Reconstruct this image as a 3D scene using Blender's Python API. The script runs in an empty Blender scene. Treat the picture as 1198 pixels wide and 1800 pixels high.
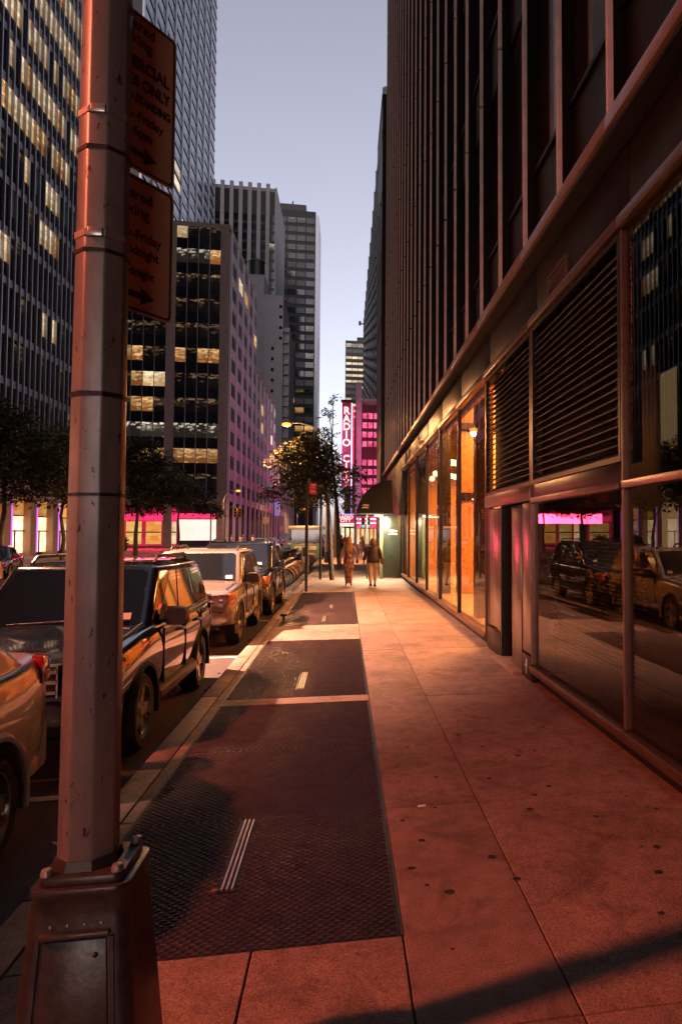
import bpy, bmesh, math, random
from mathutils import Vector, Matrix
random.seed(11)
R = math.radians
SC = bpy.context.scene
COL = SC.collection

# ------------------------------------------------------------------ camera, sky, sun, exposure
cam_d = bpy.data.cameras.new('camera')
cam = bpy.data.objects.new('camera', cam_d)
COL.objects.link(cam)
SC.camera = cam
cam.location = (0, 0, 1.88)
YAW, PIT = R(10.64), math.atan(53 / 1240)
cam.rotation_euler = (math.pi / 2 + PIT, 0, -YAW)
cam_d.sensor_width = 36
cam_d.lens = 24.8
cam_d.shift_x = (599 - 840) / 1800
cam_d.shift_y = -15 / 1800
cam_d.clip_start = 0.05
cam_d.clip_end = 6000

SUN_EL, SUN_AZ = R(14.0), R(195)
W = bpy.data.worlds.new('World')
SC.world = W
W.use_nodes = True
nt = W.node_tree
bg = nt.nodes['Background']
sky = nt.nodes.new('ShaderNodeTexSky')
sky.sky_type = 'NISHITA'
sky.sun_disc = False
sky.sun_elevation = SUN_EL
sky.sun_rotation = SUN_AZ
sky.air_density = 1.0
sky.dust_density = 1.4
sky.ozone_density = 2.5
hsv = nt.nodes.new('ShaderNodeHueSaturation')
hsv.inputs['Saturation'].default_value = 0.36
dusk = nt.nodes.new('ShaderNodeMix')
dusk.data_type = 'RGBA'; dusk.blend_type = 'MULTIPLY'
dusk.inputs[0].default_value = 1.0
dusk.inputs[7].default_value = (1.06, 0.98, 1.06, 1)
nt.links.new(sky.outputs[0], hsv.inputs['Color'])
nt.links.new(hsv.outputs[0], dusk.inputs[6])
nt.links.new(dusk.outputs[2], bg.inputs[0])
bg.inputs[1].default_value = 0.13
sun_d = bpy.data.lights.new('sun', 'SUN')
sun = bpy.data.objects.new('sun', sun_d)
COL.objects.link(sun)
sun_d.energy = 0.02
sun_d.angle = R(10)
sun_d.color = (1, 0.75, 0.6)
sdir = Vector((math.sin(SUN_AZ) * math.cos(SUN_EL), math.cos(SUN_AZ) * math.cos(SUN_EL), math.sin(SUN_EL)))
sun.rotation_euler = sdir.to_track_quat('Z', 'Y').to_euler()
SC.view_settings.view_transform = 'Standard'
SC.view_settings.look = 'None'
SC.view_settings.exposure = 0.6
KE = 0.66     # lamp and screen strengths are set for exposure 0
SC.view_settings.gamma = 1.0
SC.view_settings.use_curve_mapping = False
SC.render.engine = 'CYCLES'
cy = SC.cycles
cy.use_denoising = True
cy.max_bounces = 7
cy.diffuse_bounces = 3
cy.glossy_bounces = 4
cy.transparent_max_bounces = 12
cy.sample_clamp_indirect = 3.0
cy.sample_clamp_direct = 30.0
cy.caustics_reflective = False
cy.caustics_refractive = False
cy.use_adaptive_sampling = True
cy.adaptive_threshold = 0.02

# ------------------------------------------------------------------ helpers: meshes
class MB:
    def __init__(s):
        s.v = []; s.f = []
    def add(s, vs, fs):
        n = len(s.v); s.v += [tuple(p) for p in vs]; s.f += [tuple(i + n for i in q) for q in fs]; return s
    def box(s, x0, x1, y0, y1, z0, z1):
        return s.add([(x0,y0,z0),(x1,y0,z0),(x1,y1,z0),(x0,y1,z0),(x0,y0,z1),(x1,y0,z1),(x1,y1,z1),(x0,y1,z1)],
                     [(0,3,2,1),(4,5,6,7),(0,1,5,4),(1,2,6,5),(2,3,7,6),(3,0,4,7)])
    def obox(s, c, a, b, d):
        c, a, b, d = Vector(c), Vector(a), Vector(b), Vector(d)
        p = [c + a*i + b*j + d*k for k in (-1,1) for (i,j) in ((-1,-1),(1,-1),(1,1),(-1,1))]
        return s.add(p, [(0,3,2,1),(4,5,6,7),(0,1,5,4),(1,2,6,5),(2,3,7,6),(3,0,4,7)])
    def bar(s, p0, p1, w, h, up=(0,0,1)):
        p0, p1 = Vector(p0), Vector(p1); d = p1 - p0
        x = d.cross(Vector(up)).normalized(); z = x.cross(d).normalized()
        return s.obox((p0+p1)/2, x*w/2, d/2, z*h/2)
    def rings(s, rs, cap=True, closed=True):
        n = len(rs[0]); base = len(s.v)
        for r in rs: s.v += [tuple(p) for p in r]
        for i in range(len(rs)-1):
            for j in range(n if closed else n-1):
                k = (j+1) % n
                s.f.append((base+i*n+j, base+i*n+k, base+(i+1)*n+k, base+(i+1)*n+j))
        if cap:
            s.f.append(tuple(base+j for j in range(n-1,-1,-1)))
            s.f.append(tuple(base+(len(rs)-1)*n+j for j in range(n)))
        return s
    def path(s, pts, rad, n=8, cap=True):
        pts = [Vector(p) for p in pts]
        if not isinstance(rad, (list, tuple)): rad = [rad]*len(pts)
        rs = []; ref = None
        for i, p in enumerate(pts):
            t = (pts[min(i+1,len(pts)-1)] - pts[max(i-1,0)]).normalized()
            if ref is None:
                ref = Vector((0,0,1)) if abs(t.z) < .9 else Vector((1,0,0))
            x = t.cross(ref).normalized(); y = t.cross(x).normalized(); ref = x.cross(t)
            if ref.length < 1e-6: ref = Vector((1,0,0))
            rs.append([p + x*math.cos(2*math.pi*k/n)*rad[i] + y*math.sin(2*math.pi*k/n)*rad[i] for k in range(n)])
        return s.rings(rs, cap)
    def lathe(s, prof, n=20, c=(0,0,0), axis='z', cap=False):
        rs = []
        for r, h in prof:
            ring = []
            for k in range(n):
                a = 2*math.pi*k/n; u, w = r*math.cos(a), r*math.sin(a)
                q = (u, w, h) if axis == 'z' else ((h, u, w) if axis == 'x' else (w, h, u))
                ring.append((c[0]+q[0], c[1]+q[1], c[2]+q[2]))
            rs.append(ring)
        return s.rings(rs, cap)
    def prism(s, pts, off):
        pts = [Vector(p) for p in pts]; off = Vector(off); n = len(pts)
        return s.add(pts + [p+off for p in pts],
                     [tuple(range(n-1,-1,-1)), tuple(range(n,2*n))] + [(i,(i+1)%n,n+(i+1)%n,n+i) for i in range(n)])
    def sphere(s, c, r, n=10, m=7, sc=(1,1,1)):
        rs = [[(c[0]+sc[0]*r*math.sin(math.pi*i/m)*math.cos(2*math.pi*k/n), c[1]+sc[1]*r*math.sin(math.pi*i/m)*math.sin(2*math.pi*k/n),
                c[2]-sc[2]*r*math.cos(math.pi*i/m)) for k in range(n)] for i in range(1, m)]
        b = len(s.v); s.rings(rs, False)
        s.v += [(c[0],c[1],c[2]-sc[2]*r), (c[0],c[1],c[2]+sc[2]*r)]; e = len(s.v)
        for k in range(n):
            s.f.append((b+(k+1)%n, b+k, e-2)); s.f.append((b+(m-2)*n+k, b+(m-2)*n+(k+1)%n, e-1))
        return s
    def mesh(s, name, mat, smooth=None):
        me = bpy.data.meshes.new(name); me.from_pydata(s.v, [], s.f)
        fix(me)
        if mat: me.materials.append(mat)
        if smooth is not None: smoothen(me, smooth)
        return me
    def build(s, name, mat, parent=None, smooth=None, bevel=0, seg=2):
        me = s.mesh(name, mat, smooth if not bevel else None)
        if bevel: me = bevelled(me, bevel, seg); smoothen(me, smooth or 40)
        return link(name, me, parent)

def fix(me):
    bm = bmesh.new(); bm.from_mesh(me); bmesh.ops.recalc_face_normals(bm, faces=bm.faces); bm.to_mesh(me); bm.free()
def smoothen(me, ang):
    me.shade_smooth(); me.set_sharp_from_angle(angle=R(ang))
def bevelled(me, w, seg=2, ang=30):
    bm = bmesh.new(); bm.from_mesh(me)
    bmesh.ops.remove_doubles(bm, verts=bm.verts, dist=1e-5)
    es = [e for e in bm.edges if len(e.link_faces) == 2 and e.calc_face_angle(0) > R(ang)]
    bmesh.ops.bevel(bm, geom=es, offset=w, segments=seg, profile=.5, affect='EDGES', clamp_overlap=True)
    bm.to_mesh(me); bm.free(); return me
def link(name, me, parent=None, loc=None, rot=None):
    o = bpy.data.objects.new(name, me); COL.objects.link(o)
    if loc is not None: o.location = loc
    if rot is not None: o.rotation_euler = rot
    if parent is not None: adopt(o, parent)
    return o
WORLDISH = set()
def adopt(o, parent):
    o.parent = parent
    # things named in WORLDISH keep their children's coordinates in world space
    if parent.name in WORLDISH: o.matrix_parent_inverse = Matrix.Translation(parent.location).inverted()
def tag(o, label=None, cat=None, group=None, kind=None):
    if label: o['label'] = label
    if cat: o['category'] = cat
    if group: o['group'] = group
    if kind: o['kind'] = kind
    return o
def thing(name, label, cat, loc=(0,0,0), rotz=0, group=None, world=False):
    o = bpy.data.objects.new(name, None); COL.objects.link(o); o.location = loc; o.rotation_euler = (0,0,rotz)
    o.empty_display_size = .2
    if world: WORLDISH.add(o.name)
    return tag(o, label, cat, group)
def dup(root, loc, rotz=0, label=None, group=None):
    r = root.copy(); COL.objects.link(r); r.location = loc; r.rotation_euler = (0,0,rotz)
    if label: r['label'] = label
    if group: r['group'] = group
    for ch in root.children:
        c = ch.copy(); COL.objects.link(c); c.parent = r
        for g in ch.children:
            d = g.copy(); COL.objects.link(d); d.parent = c
    return r
def evaluated(o):
    dg = bpy.context.evaluated_depsgraph_get(); dg.update()
    return bpy.data.meshes.new_from_object(o.evaluated_get(dg))
def bake(o):
    me = evaluated(o); o.modifiers.clear(); old = o.data; o.data = me; me.name = old.name; return o
def text_mesh(txt, size, depth, mat, align='CENTER', sx=1.0, bold=0.0):
    cu = bpy.data.curves.new('lettering', 'FONT'); cu.body = txt; cu.size = size; cu.extrude = depth; cu.align_x = align; cu.align_y = 'CENTER'
    cu.offset = bold
    o = bpy.data.objects.new('lettering', cu); COL.objects.link(o)
    me = evaluated(o); bpy.data.objects.remove(o); bpy.data.curves.remove(cu)
    if sx != 1: me.transform(Matrix.Diagonal((sx,1,1,1)))
    me.materials.clear(); me.materials.append(mat); return me

# ------------------------------------------------------------------ helpers: materials
def nodes(name):
    m = bpy.data.materials.new(name); m.use_nodes = True
    t = m.node_tree; return m, t, t.nodes['Principled BSDF']
def N(t, kind, **kw):
    n = t.nodes.new(kind)
    for k, v in kw.items():
        if k in n.inputs: n.inputs[k].default_value = v
        else: setattr(n, k, v)
    return n
def ramp(t, stops):
    n = t.nodes.new('ShaderNodeValToRGB'); e = n.color_ramp.elements
    while len(e) < len(stops): e.new(.5)
    for i, (p, c) in enumerate(stops):
        e[i].position = p; e[i].color = (*c, 1) if len(c) == 3 else c
    return n
def objco(t, scale=None, rnd=False):
    c = t.nodes.new('ShaderNodeTexCoord'); out = c.outputs['Object']
    if rnd:
        oi = t.nodes.new('ShaderNodeObjectInfo'); a = t.nodes.new('ShaderNodeVectorMath'); a.operation = 'MULTIPLY_ADD'
        a.inputs[1].default_value = (37, 53, 71); t.links.new(oi.outputs['Random'], a.inputs[0]); t.links.new(out, a.inputs[2]); out = a.outputs[0]
    if scale:
        mp = t.nodes.new('ShaderNodeMapping'); mp.inputs['Scale'].default_value = scale; t.links.new(out, mp.inputs[0]); out = mp.outputs[0]
    return out
def mk(name, col, rough=.5, metal=0., var=.25, scale=6., bump=0., bscale=60., rvar=.1, coat=0., rnd=False, stretch=None, spec=None, col2=None, detail=5, cior=1.5):
    m, t, b = nodes(name)
    co = objco(t, stretch, rnd)
    n = N(t, 'ShaderNodeTexNoise', Scale=scale, Detail=detail, Roughness=.6); t.links.new(co, n.inputs[0])
    lo = [c*(1-var) for c in col]; hi = [min(1,c*(1+var)) for c in (col2 or col)]
    r = ramp(t, [(.3, lo), (.7, hi)]); t.links.new(n.outputs[0], r.inputs[0]); t.links.new(r.outputs[0], b.inputs['Base Color'])
    mr = N(t, 'ShaderNodeMapRange'); mr.inputs['To Min'].default_value = max(.02, rough-rvar); mr.inputs['To Max'].default_value = min(1, rough+rvar)
    n2 = N(t, 'ShaderNodeTexNoise', Scale=scale*3.1, Detail=3.); t.links.new(co, n2.inputs[0])
    t.links.new(n2.outputs[0], mr.inputs[0]); t.links.new(mr.outputs[0], b.inputs['Roughness'])
    b.inputs['Metallic'].default_value = metal
    if coat: b.inputs['Coat Weight'].default_value = coat; b.inputs['Coat IOR'].default_value = cior; b.inputs['Coat Roughness'].default_value = .03
    if spec is not None: b.inputs['Specular IOR Level'].default_value = spec
    if bump:
        n3 = N(t, 'ShaderNodeTexNoise', Scale=bscale, Detail=4.); t.links.new(co, n3.inputs[0])
        bp = N(t, 'ShaderNodeBump', Strength=bump, Distance=.01); t.links.new(n3.outputs[0], bp.inputs['Height']); t.links.new(bp.outputs[0], b.inputs['Normal'])
    return m
def emit(name, col, strength, var=0., scale=3.):
    m, t, b = nodes(name)
    b.inputs['Base Color'].default_value = (.02,.02,.02,1)
    strength = strength*KE
    b.inputs['Emission Color'].default_value = (*col,1); b.inputs['Emission Strength'].default_value = strength
    if var:
        n = N(t, 'ShaderNodeTexNoise', Scale=scale, Detail=2.); t.links.new(objco(t, None, True), n.inputs[0])
        mr = N(t, 'ShaderNodeMapRange'); mr.inputs[1].default_value = .3; mr.inputs[2].default_value = .7
        mr.inputs[3].default_value = strength*(1-var); mr.inputs[4].default_value = strength*(1+var)
        t.links.new(n.outputs[0], mr.inputs[0]); t.links.new(mr.outputs[0], b.inputs['Emission Strength'])
    return m
def glass(name, tint=(.7,.62,.55), ior=1.6, rough=0.0):
    m, t, b = nodes(name); t.nodes.remove(b)
    o = t.nodes['Material Output']
    tr = N(t, 'ShaderNodeBsdfTransparent'); tr.inputs[0].default_value = (*tint,1)
    gl = N(t, 'ShaderNodeBsdfGlossy'); gl.inputs[0].default_value = (.95,.93,.9,1); gl.inputs['Roughness'].default_value = rough
    fr = N(t, 'ShaderNodeFresnel', IOR=ior); mx = N(t, 'ShaderNodeMixShader')
    ge = t.nodes.new('ShaderNodeNewGeometry'); iv = N(t, 'ShaderNodeMath', operation='SUBTRACT'); iv.inputs[0].default_value = 1
    t.links.new(ge.outputs['Backfacing'], iv.inputs[1]); fm_ = N(t, 'ShaderNodeMath', operation='MULTIPLY')
    t.links.new(fr.outputs[0], fm_.inputs[0]); t.links.new(iv.outputs[0], fm_.inputs[1]); t.links.new(fm_.outputs[0], mx.inputs[0]); t.links.new(tr.outputs[0], mx.inputs[1]); t.links.new(gl.outputs[0], mx.inputs[2])
    t.links.new(mx.outputs[0], o.inputs[0]); return m
def litpane(name, lo, hi, bright, sx=1.4, sz=1.1, clutter=.55, gloss=.06, sharp=3., vw=.7, rows=0.):
    """a window with a lit room behind it: furniture, blinds and lamps as blocks of brightness, different in every pane"""
    m, t, b = nodes(name)
    co = objco(t, (sx, sx, sz), True)
    vo = N(t, 'ShaderNodeTexVoronoi', Scale=1.9); vo.distance = 'CHEBYCHEV'; t.links.new(co, vo.inputs[0])
    br = N(t, 'ShaderNodeTexVoronoi', Scale=2.6); br.distance = 'CHEBYCHEV'; t.links.new(objco(t, (sx*.8, sx*.8, sz*2.0), True), br.inputs[0])
    n = N(t, 'ShaderNodeTexNoise', Scale=1.1, Detail=1.); t.links.new(co, n.inputs[0])
    pw = N(t, 'ShaderNodeMath', operation='POWER'); pw.inputs[1].default_value = sharp; t.links.new(br.outputs['Color'], pw.inputs[0])
    a0 = N(t, 'ShaderNodeMath', operation='MULTIPLY_ADD'); a0.inputs[1].default_value = .8; nn_ = N(t, 'ShaderNodeMath', operation='MULTIPLY'); nn_.inputs[1].default_value = .35; t.links.new(n.outputs[0], nn_.inputs[0]); t.links.new(pw.outputs[0], a0.inputs[0]); t.links.new(nn_.outputs[0], a0.inputs[2])
    ad = N(t, 'ShaderNodeMath', operation='MULTIPLY_ADD'); ad.inputs[1].default_value = clutter*vw
    t.links.new(vo.outputs['Color'], ad.inputs[0]); t.links.new(a0.outputs[0], ad.inputs[2])
    out = ad.outputs[0]
    if rows:        # ceiling light rows in the upper part of the pane, dark desks and backs of chairs at the foot
        tc = t.nodes.new('ShaderNodeTexCoord'); sp = t.nodes.new('ShaderNodeSeparateXYZ'); t.links.new(tc.outputs['Object'], sp.inputs[0])
        up_ = N(t, 'ShaderNodeMapRange', interpolation_type='SMOOTHSTEP'); up_.inputs[1].default_value = 1.25; up_.inputs[2].default_value = 1.55; t.links.new(sp.outputs[2], up_.inputs[0])
        lw = N(t, 'ShaderNodeMapRange', interpolation_type='SMOOTHSTEP'); lw.inputs[1].default_value = .35; lw.inputs[2].default_value = .85; lw.inputs[3].default_value = -.30; lw.inputs[4].default_value = 0; t.links.new(sp.outputs[2], lw.inputs[0])
        dv = N(t, 'ShaderNodeTexVoronoi', Scale=1.7); dv.distance = 'CHEBYCHEV'; t.links.new(objco(t, (sx*1.1, sx*1.1, sz*4.5), True), dv.inputs[0])
        gt = N(t, 'ShaderNodeMath', operation='GREATER_THAN'); gt.inputs[1].default_value = .60; t.links.new(dv.outputs['Color'], gt.inputs[0])
        mu = N(t, 'ShaderNodeMath', operation='MULTIPLY'); t.links.new(gt.outputs[0], mu.inputs[0]); t.links.new(up_.outputs[0], mu.inputs[1])
        s1 = N(t, 'ShaderNodeMath', operation='MULTIPLY_ADD'); s1.inputs[1].default_value = rows; t.links.new(mu.outputs[0], s1.inputs[0]); t.links.new(out, s1.inputs[2])
        s2 = N(t, 'ShaderNodeMath', operation='ADD'); t.links.new(s1.outputs[0], s2.inputs[0]); t.links.new(lw.outputs[0], s2.inputs[1]); out = s2.outputs[0]
    r = ramp(t, [(.22, lo), (.85, hi)]); t.links.new(out, r.inputs[0])
    oi = t.nodes.new('ShaderNodeObjectInfo'); mr = N(t, 'ShaderNodeMapRange'); mr.inputs[3].default_value = bright*.55*KE; mr.inputs[4].default_value = bright*1.3*KE
    t.links.new(oi.outputs['Random'], mr.inputs[0])
    b.inputs['Base Color'].default_value = (.015,.013,.012,1); b.inputs['Roughness'].default_value = gloss
    t.links.new(r.outputs[0], b.inputs['Emission Color']); t.links.new(mr.outputs[0], b.inputs['Emission Strength'])
    return m

M = {}
def concrete(name, col, speck=.5, rnd=True):
    m, t, b = nodes(name)
    co = objco(t, None, rnd)
    n1 = N(t, 'ShaderNodeTexNoise', Scale=1.3, Detail=6., Roughness=.65); t.links.new(co, n1.inputs[0])
    n2 = N(t, 'ShaderNodeTexNoise', Scale=140., Detail=3.); t.links.new(co, n2.inputs[0])
    n4 = N(t, 'ShaderNodeTexNoise', Scale=9., Detail=6., Roughness=.7); t.links.new(co, n4.inputs[0])
    r1 = ramp(t, [(.3, [c*.72 for c in col]), (.7, [c*1.2 for c in col])]); t.links.new(n1.outputs[0], r1.inputs[0])
    r2 = ramp(t, [(.36, (1-speck,)*3), (.5, (1,1,1)), (.66, (1+speck*.8,)*3)]); t.links.new(n2.outputs[0], r2.inputs[0])
    r4 = ramp(t, [(.3, (.72,.72,.72)), (.62, (1.08,1.08,1.08))]); t.links.new(n4.outputs[0], r4.inputs[0])
    mx = N(t, 'ShaderNodeMix', data_type='RGBA', blend_type='MULTIPLY'); mx.inputs[0].default_value = 1
    t.links.new(r1.outputs[0], mx.inputs[6]); t.links.new(r2.outputs[0], mx.inputs[7])
    m2 = N(t, 'ShaderNodeMix', data_type='RGBA', blend_type='MULTIPLY'); m2.inputs[0].default_value = 1
    t.links.new(mx.outputs[2], m2.inputs[6]); t.links.new(r4.outputs[0], m2.inputs[7])
    oi = t.nodes.new('ShaderNodeObjectInfo'); tone = ramp(t, [(0, (.80,.80,.82)), (1, (1.14,1.12,1.10))]); t.links.new(oi.outputs['Random'], tone.inputs[0])
    n5 = N(t, 'ShaderNodeTexNoise', Scale=2.6, Detail=7., Roughness=.72, Distortion=1.2); t.links.new(co, n5.inputs[0])
    r5 = ramp(t, [(.40, (.58,.56,.55)), (.50, (1,1,1))]); t.links.new(n5.outputs[0], r5.inputs[0])
    m3 = N(t, 'ShaderNodeMix', data_type='RGBA', blend_type='MULTIPLY'); m3.inputs[0].default_value = 1 if rnd else 0
    t.links.new(m2.outputs[2], m3.inputs[6]); t.links.new(tone.outputs[0], m3.inputs[7])
    m4 = N(t, 'ShaderNodeMix', data_type='RGBA', blend_type='MULTIPLY'); m4.inputs[0].default_value = .7
    t.links.new(m3.outputs[2], m4.inputs[6]); t.links.new(r5.outputs[0], m4.inputs[7])
    t.links.new(m4.outputs[2], b.inputs['Base Color']); b.inputs['Roughness'].default_value = .7
    bp = N(t, 'ShaderNodeBump', Strength=.35, Distance=.004); t.links.new(n2.outputs[0], bp.inputs['Height']); t.links.new(bp.outputs[0], b.inputs['Normal'])
    return m
M['slab'] = concrete('sidewalk_concrete', (.25,.175,.145))
M['kerb'] = concrete('kerb_concrete', (.27,.19,.155), .4)
M['joint'] = mk('joint_dirt', (.03,.026,.022), .9)
M['asphalt'] = concrete('asphalt', (.045,.034,.030), .6, False)
M['far_ground'] = mk('ground_earth', (.08,.075,.07), .9)
M['paint'] = mk('road_paint', (.55,.53,.48), .7, var=.35, scale=14)
M['plate'] = mk('tread_plate', (.036,.020,.019), .42, .75, var=.4, scale=5, rvar=.14, bump=.15, bscale=90)
M['dash'] = mk('tread_bar', (.085,.052,.049), .42, .7, var=.4, scale=7, rvar=.12)
M['rail'] = mk('hatch_rail', (.7,.66,.62), .32, .8, var=.2)
M['gum'] = mk('old_gum', (.022,.02,.019), .8)
M['bronze'] = mk('dark_bronze', (.013,.008,.0065), .38, .4, var=.3, scale=3, rvar=.1)
M['bronze_fascia'] = mk('bronze_fascia', (.026,.015,.011), .38, .6, var=.3, scale=2, rvar=.1)
M['bar'] = mk('bronze_bar', (.20,.12,.085), .36, .75, var=.15, scale=9, rvar=.08)
M['fin'] = mk('fin_metal', (.80,.65,.59), .42, .15, var=.15, scale=5, rvar=.08)
M['black'] = mk('black_void', (.008,.007,.007), .6, var=.2)
M['dark'] = mk('dark_panel', (.02,.015,.013), .4, .3, var=.3)
M['louver'] = mk('louver_metal', (.022,.013,.010), .42, .6, var=.2)
M['steel'] = mk('door_steel', (.36,.31,.30), .30, .95, var=.15, scale=2, rvar=.07, stretch=(9,9,.7))
M['glass'] = glass('shop_glass', (.86,.80,.74), 1.5)
M['glass_up'] = mk('tower_glass', (.03,.02,.016), .1, 0, var=.3, scale=1, rvar=.05, coat=.5, spec=.8)
M['blind'] = mk('blind_slat', (.016,.012,.011), .6)
M['wood'] = mk('lobby_wood', (.52,.25,.10), .42, var=.22, scale=2.5, stretch=(3,3,.25), rvar=.08)
M['lobby_floor'] = mk('lobby_floor', (.5,.4,.26), .18, var=.15, scale=2)
M['lobby_ceiling'] = mk('lobby_ceiling', (.4,.26,.15), .6, var=.1)
M['lamp_warm'] = emit('warm_lamp', (1,.72,.36), 9)
M['lamp_sodium'] = emit('sodium_lamp', (1,.26,.03), 3.6)
M['post'] = None
M['galv'] = mk('galvanised', (.34,.32,.30), .48, .7, var=.3, scale=8, bump=.1, bscale=120)
M['cast'] = mk('cast_iron_paint', (.05,.045,.043), .34, .4, var=.4, scale=14, rvar=.12, bump=.07, bscale=70)
M['iron'] = mk('black_iron', (.015,.014,.014), .45, .3)
M['signface'] = mk('sign_face', (.70,.50,.32), .45, .1, var=.12, scale=5)
M['signtext'] = mk('sign_text', (.035,.015,.012), .5)
M['red'] = mk('red_sign', (.62,.03,.03), .45, var=.1)
M['white'] = mk('white_paint', (.78,.76,.74), .5, var=.06)
M['leaf'] = None
M['bark'] = mk('bark', (.06,.045,.035), .9, var=.4, scale=14, bump=.6, bscale=40)
# more materials -----------------------------------------------------
def leafmat(name, c1, c2):
    m, t, b = nodes(name)
    n = N(t, 'ShaderNodeTexNoise', Scale=1.7, Detail=4.); t.links.new(objco(t), n.inputs[0])
    r = ramp(t, [(.3, c1), (.7, c2)]); t.links.new(n.outputs[0], r.inputs[0]); t.links.new(r.outputs[0], b.inputs['Base Color'])
    b.inputs['Roughness'].default_value = .55
    o = t.nodes['Material Output']; tl = N(t, 'ShaderNodeBsdfTranslucent'); t.links.new(r.outputs[0], tl.inputs[0])
    mx = N(t, 'ShaderNodeMixShader'); mx.inputs[0].default_value = .35
    t.links.new(b.outputs[0], mx.inputs[1]); t.links.new(tl.outputs[0], mx.inputs[2]); t.links.new(mx.outputs[0], o.inputs[0]); return m
M['leaf'] = leafmat('leaf_dark', (.022,.028,.012), (.06,.065,.025))
M['leaf2'] = leafmat('leaf_light', (.03,.035,.013), (.075,.07,.026))
def postmat():
    m, t, b = nodes('worn_post_paint'); co = objco(t, (1,1,.45))
    n = N(t, 'ShaderNodeTexNoise', Scale=7., Detail=6., Roughness=.7); t.links.new(co, n.inputs[0])
    n2 = N(t, 'ShaderNodeTexNoise', Scale=26., Detail=5., Roughness=.75); t.links.new(co, n2.inputs[0])
    n3 = N(t, 'ShaderNodeTexNoise', Scale=420., Detail=2.); t.links.new(objco(t), n3.inputs[0])
    r = ramp(t, [(.3, (.17,.162,.16)), (.7, (.30,.285,.28))]); t.links.new(n.outputs[0], r.inputs[0])
    r2 = ramp(t, [(.605, (1,1,1)), (.645, (.15,.11,.09))]); t.links.new(n2.outputs[0], r2.inputs[0])
    mx = N(t, 'ShaderNodeMix', data_type='RGBA', blend_type='MULTIPLY'); mx.inputs[0].default_value = 1
    t.links.new(r.outputs[0], mx.inputs[6]); t.links.new(r2.outputs[0], mx.inputs[7]); t.links.new(mx.outputs[2], b.inputs['Base Color'])
    b.inputs['Roughness'].default_value = .36; b.inputs['Metallic'].default_value = .4
    bp = N(t, 'ShaderNodeBump', Strength=.25, Distance=.002); t.links.new(n3.outputs[0], bp.inputs['Height']); t.links.new(bp.outputs[0], b.inputs['Normal'])
    return m
M['post'] = postmat()

# ------------------------------------------------------------------ the setting: ground, roads, pavements
def struct(name, mb, mat, **k): return tag(mb.build(name, mat, **k), kind='structure')
struct('ground', MB().add([(-2500,-2500,-.5),(2500,-2500,-.5),(2500,2500,-.5),(-2500,2500,-.5)], [(0,1,2,3)]), M['far_ground'])
road = struct('road', MB().add([(-16,-60,-.13),(-1.58,-60,-.13),(-1.58,620,-.13),(-16,620,-.13)], [(0,1,2,3)]), M['asphalt'])
struct('avenue', MB().add([(-260,79.6,-.126),(260,79.6,-.126),(260,104.4,-.126),(-260,104.4,-.126)], [(0,1,2,3)]), M['asphalt'])
def crosswalk(y0, y1, x0, x1, n):
    me = MB().add([(-.22,-(y1-y0)/2,0),(.22,-(y1-y0)/2,0),(.22,(y1-y0)/2,0),(-.22,(y1-y0)/2,0)], [(0,1,2,3)]).mesh('crosswalk_stripe', M['paint'])
    for i in range(n): link('crosswalk_stripe', me, road, (x0+(x1-x0)*i/(n-1), (y0+y1)/2, -.121))
crosswalk(74.6, 77.6, -15, -2.2, 14); crosswalk(105.2, 108.0, -12.4, -2.2, 11)
lane = MB().add([(-.06,-1.5,0),(.06,-1.5,0),(.06,1.5,0),(-.06,1.5,0)], [(0,1,2,3)]).mesh('lane_dash', M['paint'])
for x in (-7.2, -11.2):
    for k in range(9): link('lane_dash', lane, road, (x, -2+8.5*k, -.126))
tee = MB().add([(-.9,-.05,0),(.1,-.05,0),(.1,.05,0),(-.9,.05,0)], [(0,1,2,3)]).mesh('parking_mark', M['paint'])
for y in (5.95, 12.1, 17.0, 22.6): link('parking_mark', tee, road, (-1.75, y, -.126))

sidewalk = struct('sidewalk', MB().box(-1.42, 3.0, -30, 79.2, -.3, -.02), M['joint'])
def slab_mesh(w, l):
    mb = MB().box(-w/2+.004, w/2-.004, -l/2+.004, l/2-.004, -.018, 0)
    me = bevelled(mb.mesh('paving_slab', M['slab']), .004, 1); return me
ys = [-9.9, -8.25, -6.6, -4.95, -3.3, -1.1, 1.05, 2.72, 3.3]
cols = [(-1.42+.005, .28), (.28, .93), (.93, 2.47)]
def slabs(x0, x1, ya, yb):
    me = slab_mesh(x1-x0, yb-ya); link('paving_slab', me, sidewalk, ((x0+x1)/2, (ya+yb)/2, random.uniform(-.0015,.0015)))
rows = [-9.9,-6.6,-3.3,-.6,1.1,2.72,4.95,8.25,11.6,14.9,18.2,21.5,24.8,28.1,31.4,34.7,38,41.3,44.6,47.9,51.2,54.5,57.8,61.1,64.4,67.7,71,74.3,77.6,79.1]
for a, b in zip(rows, rows[1:]):
    slabs(.93, 2.47, a, b)
    slabs(.28, .93, a, b)
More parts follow.
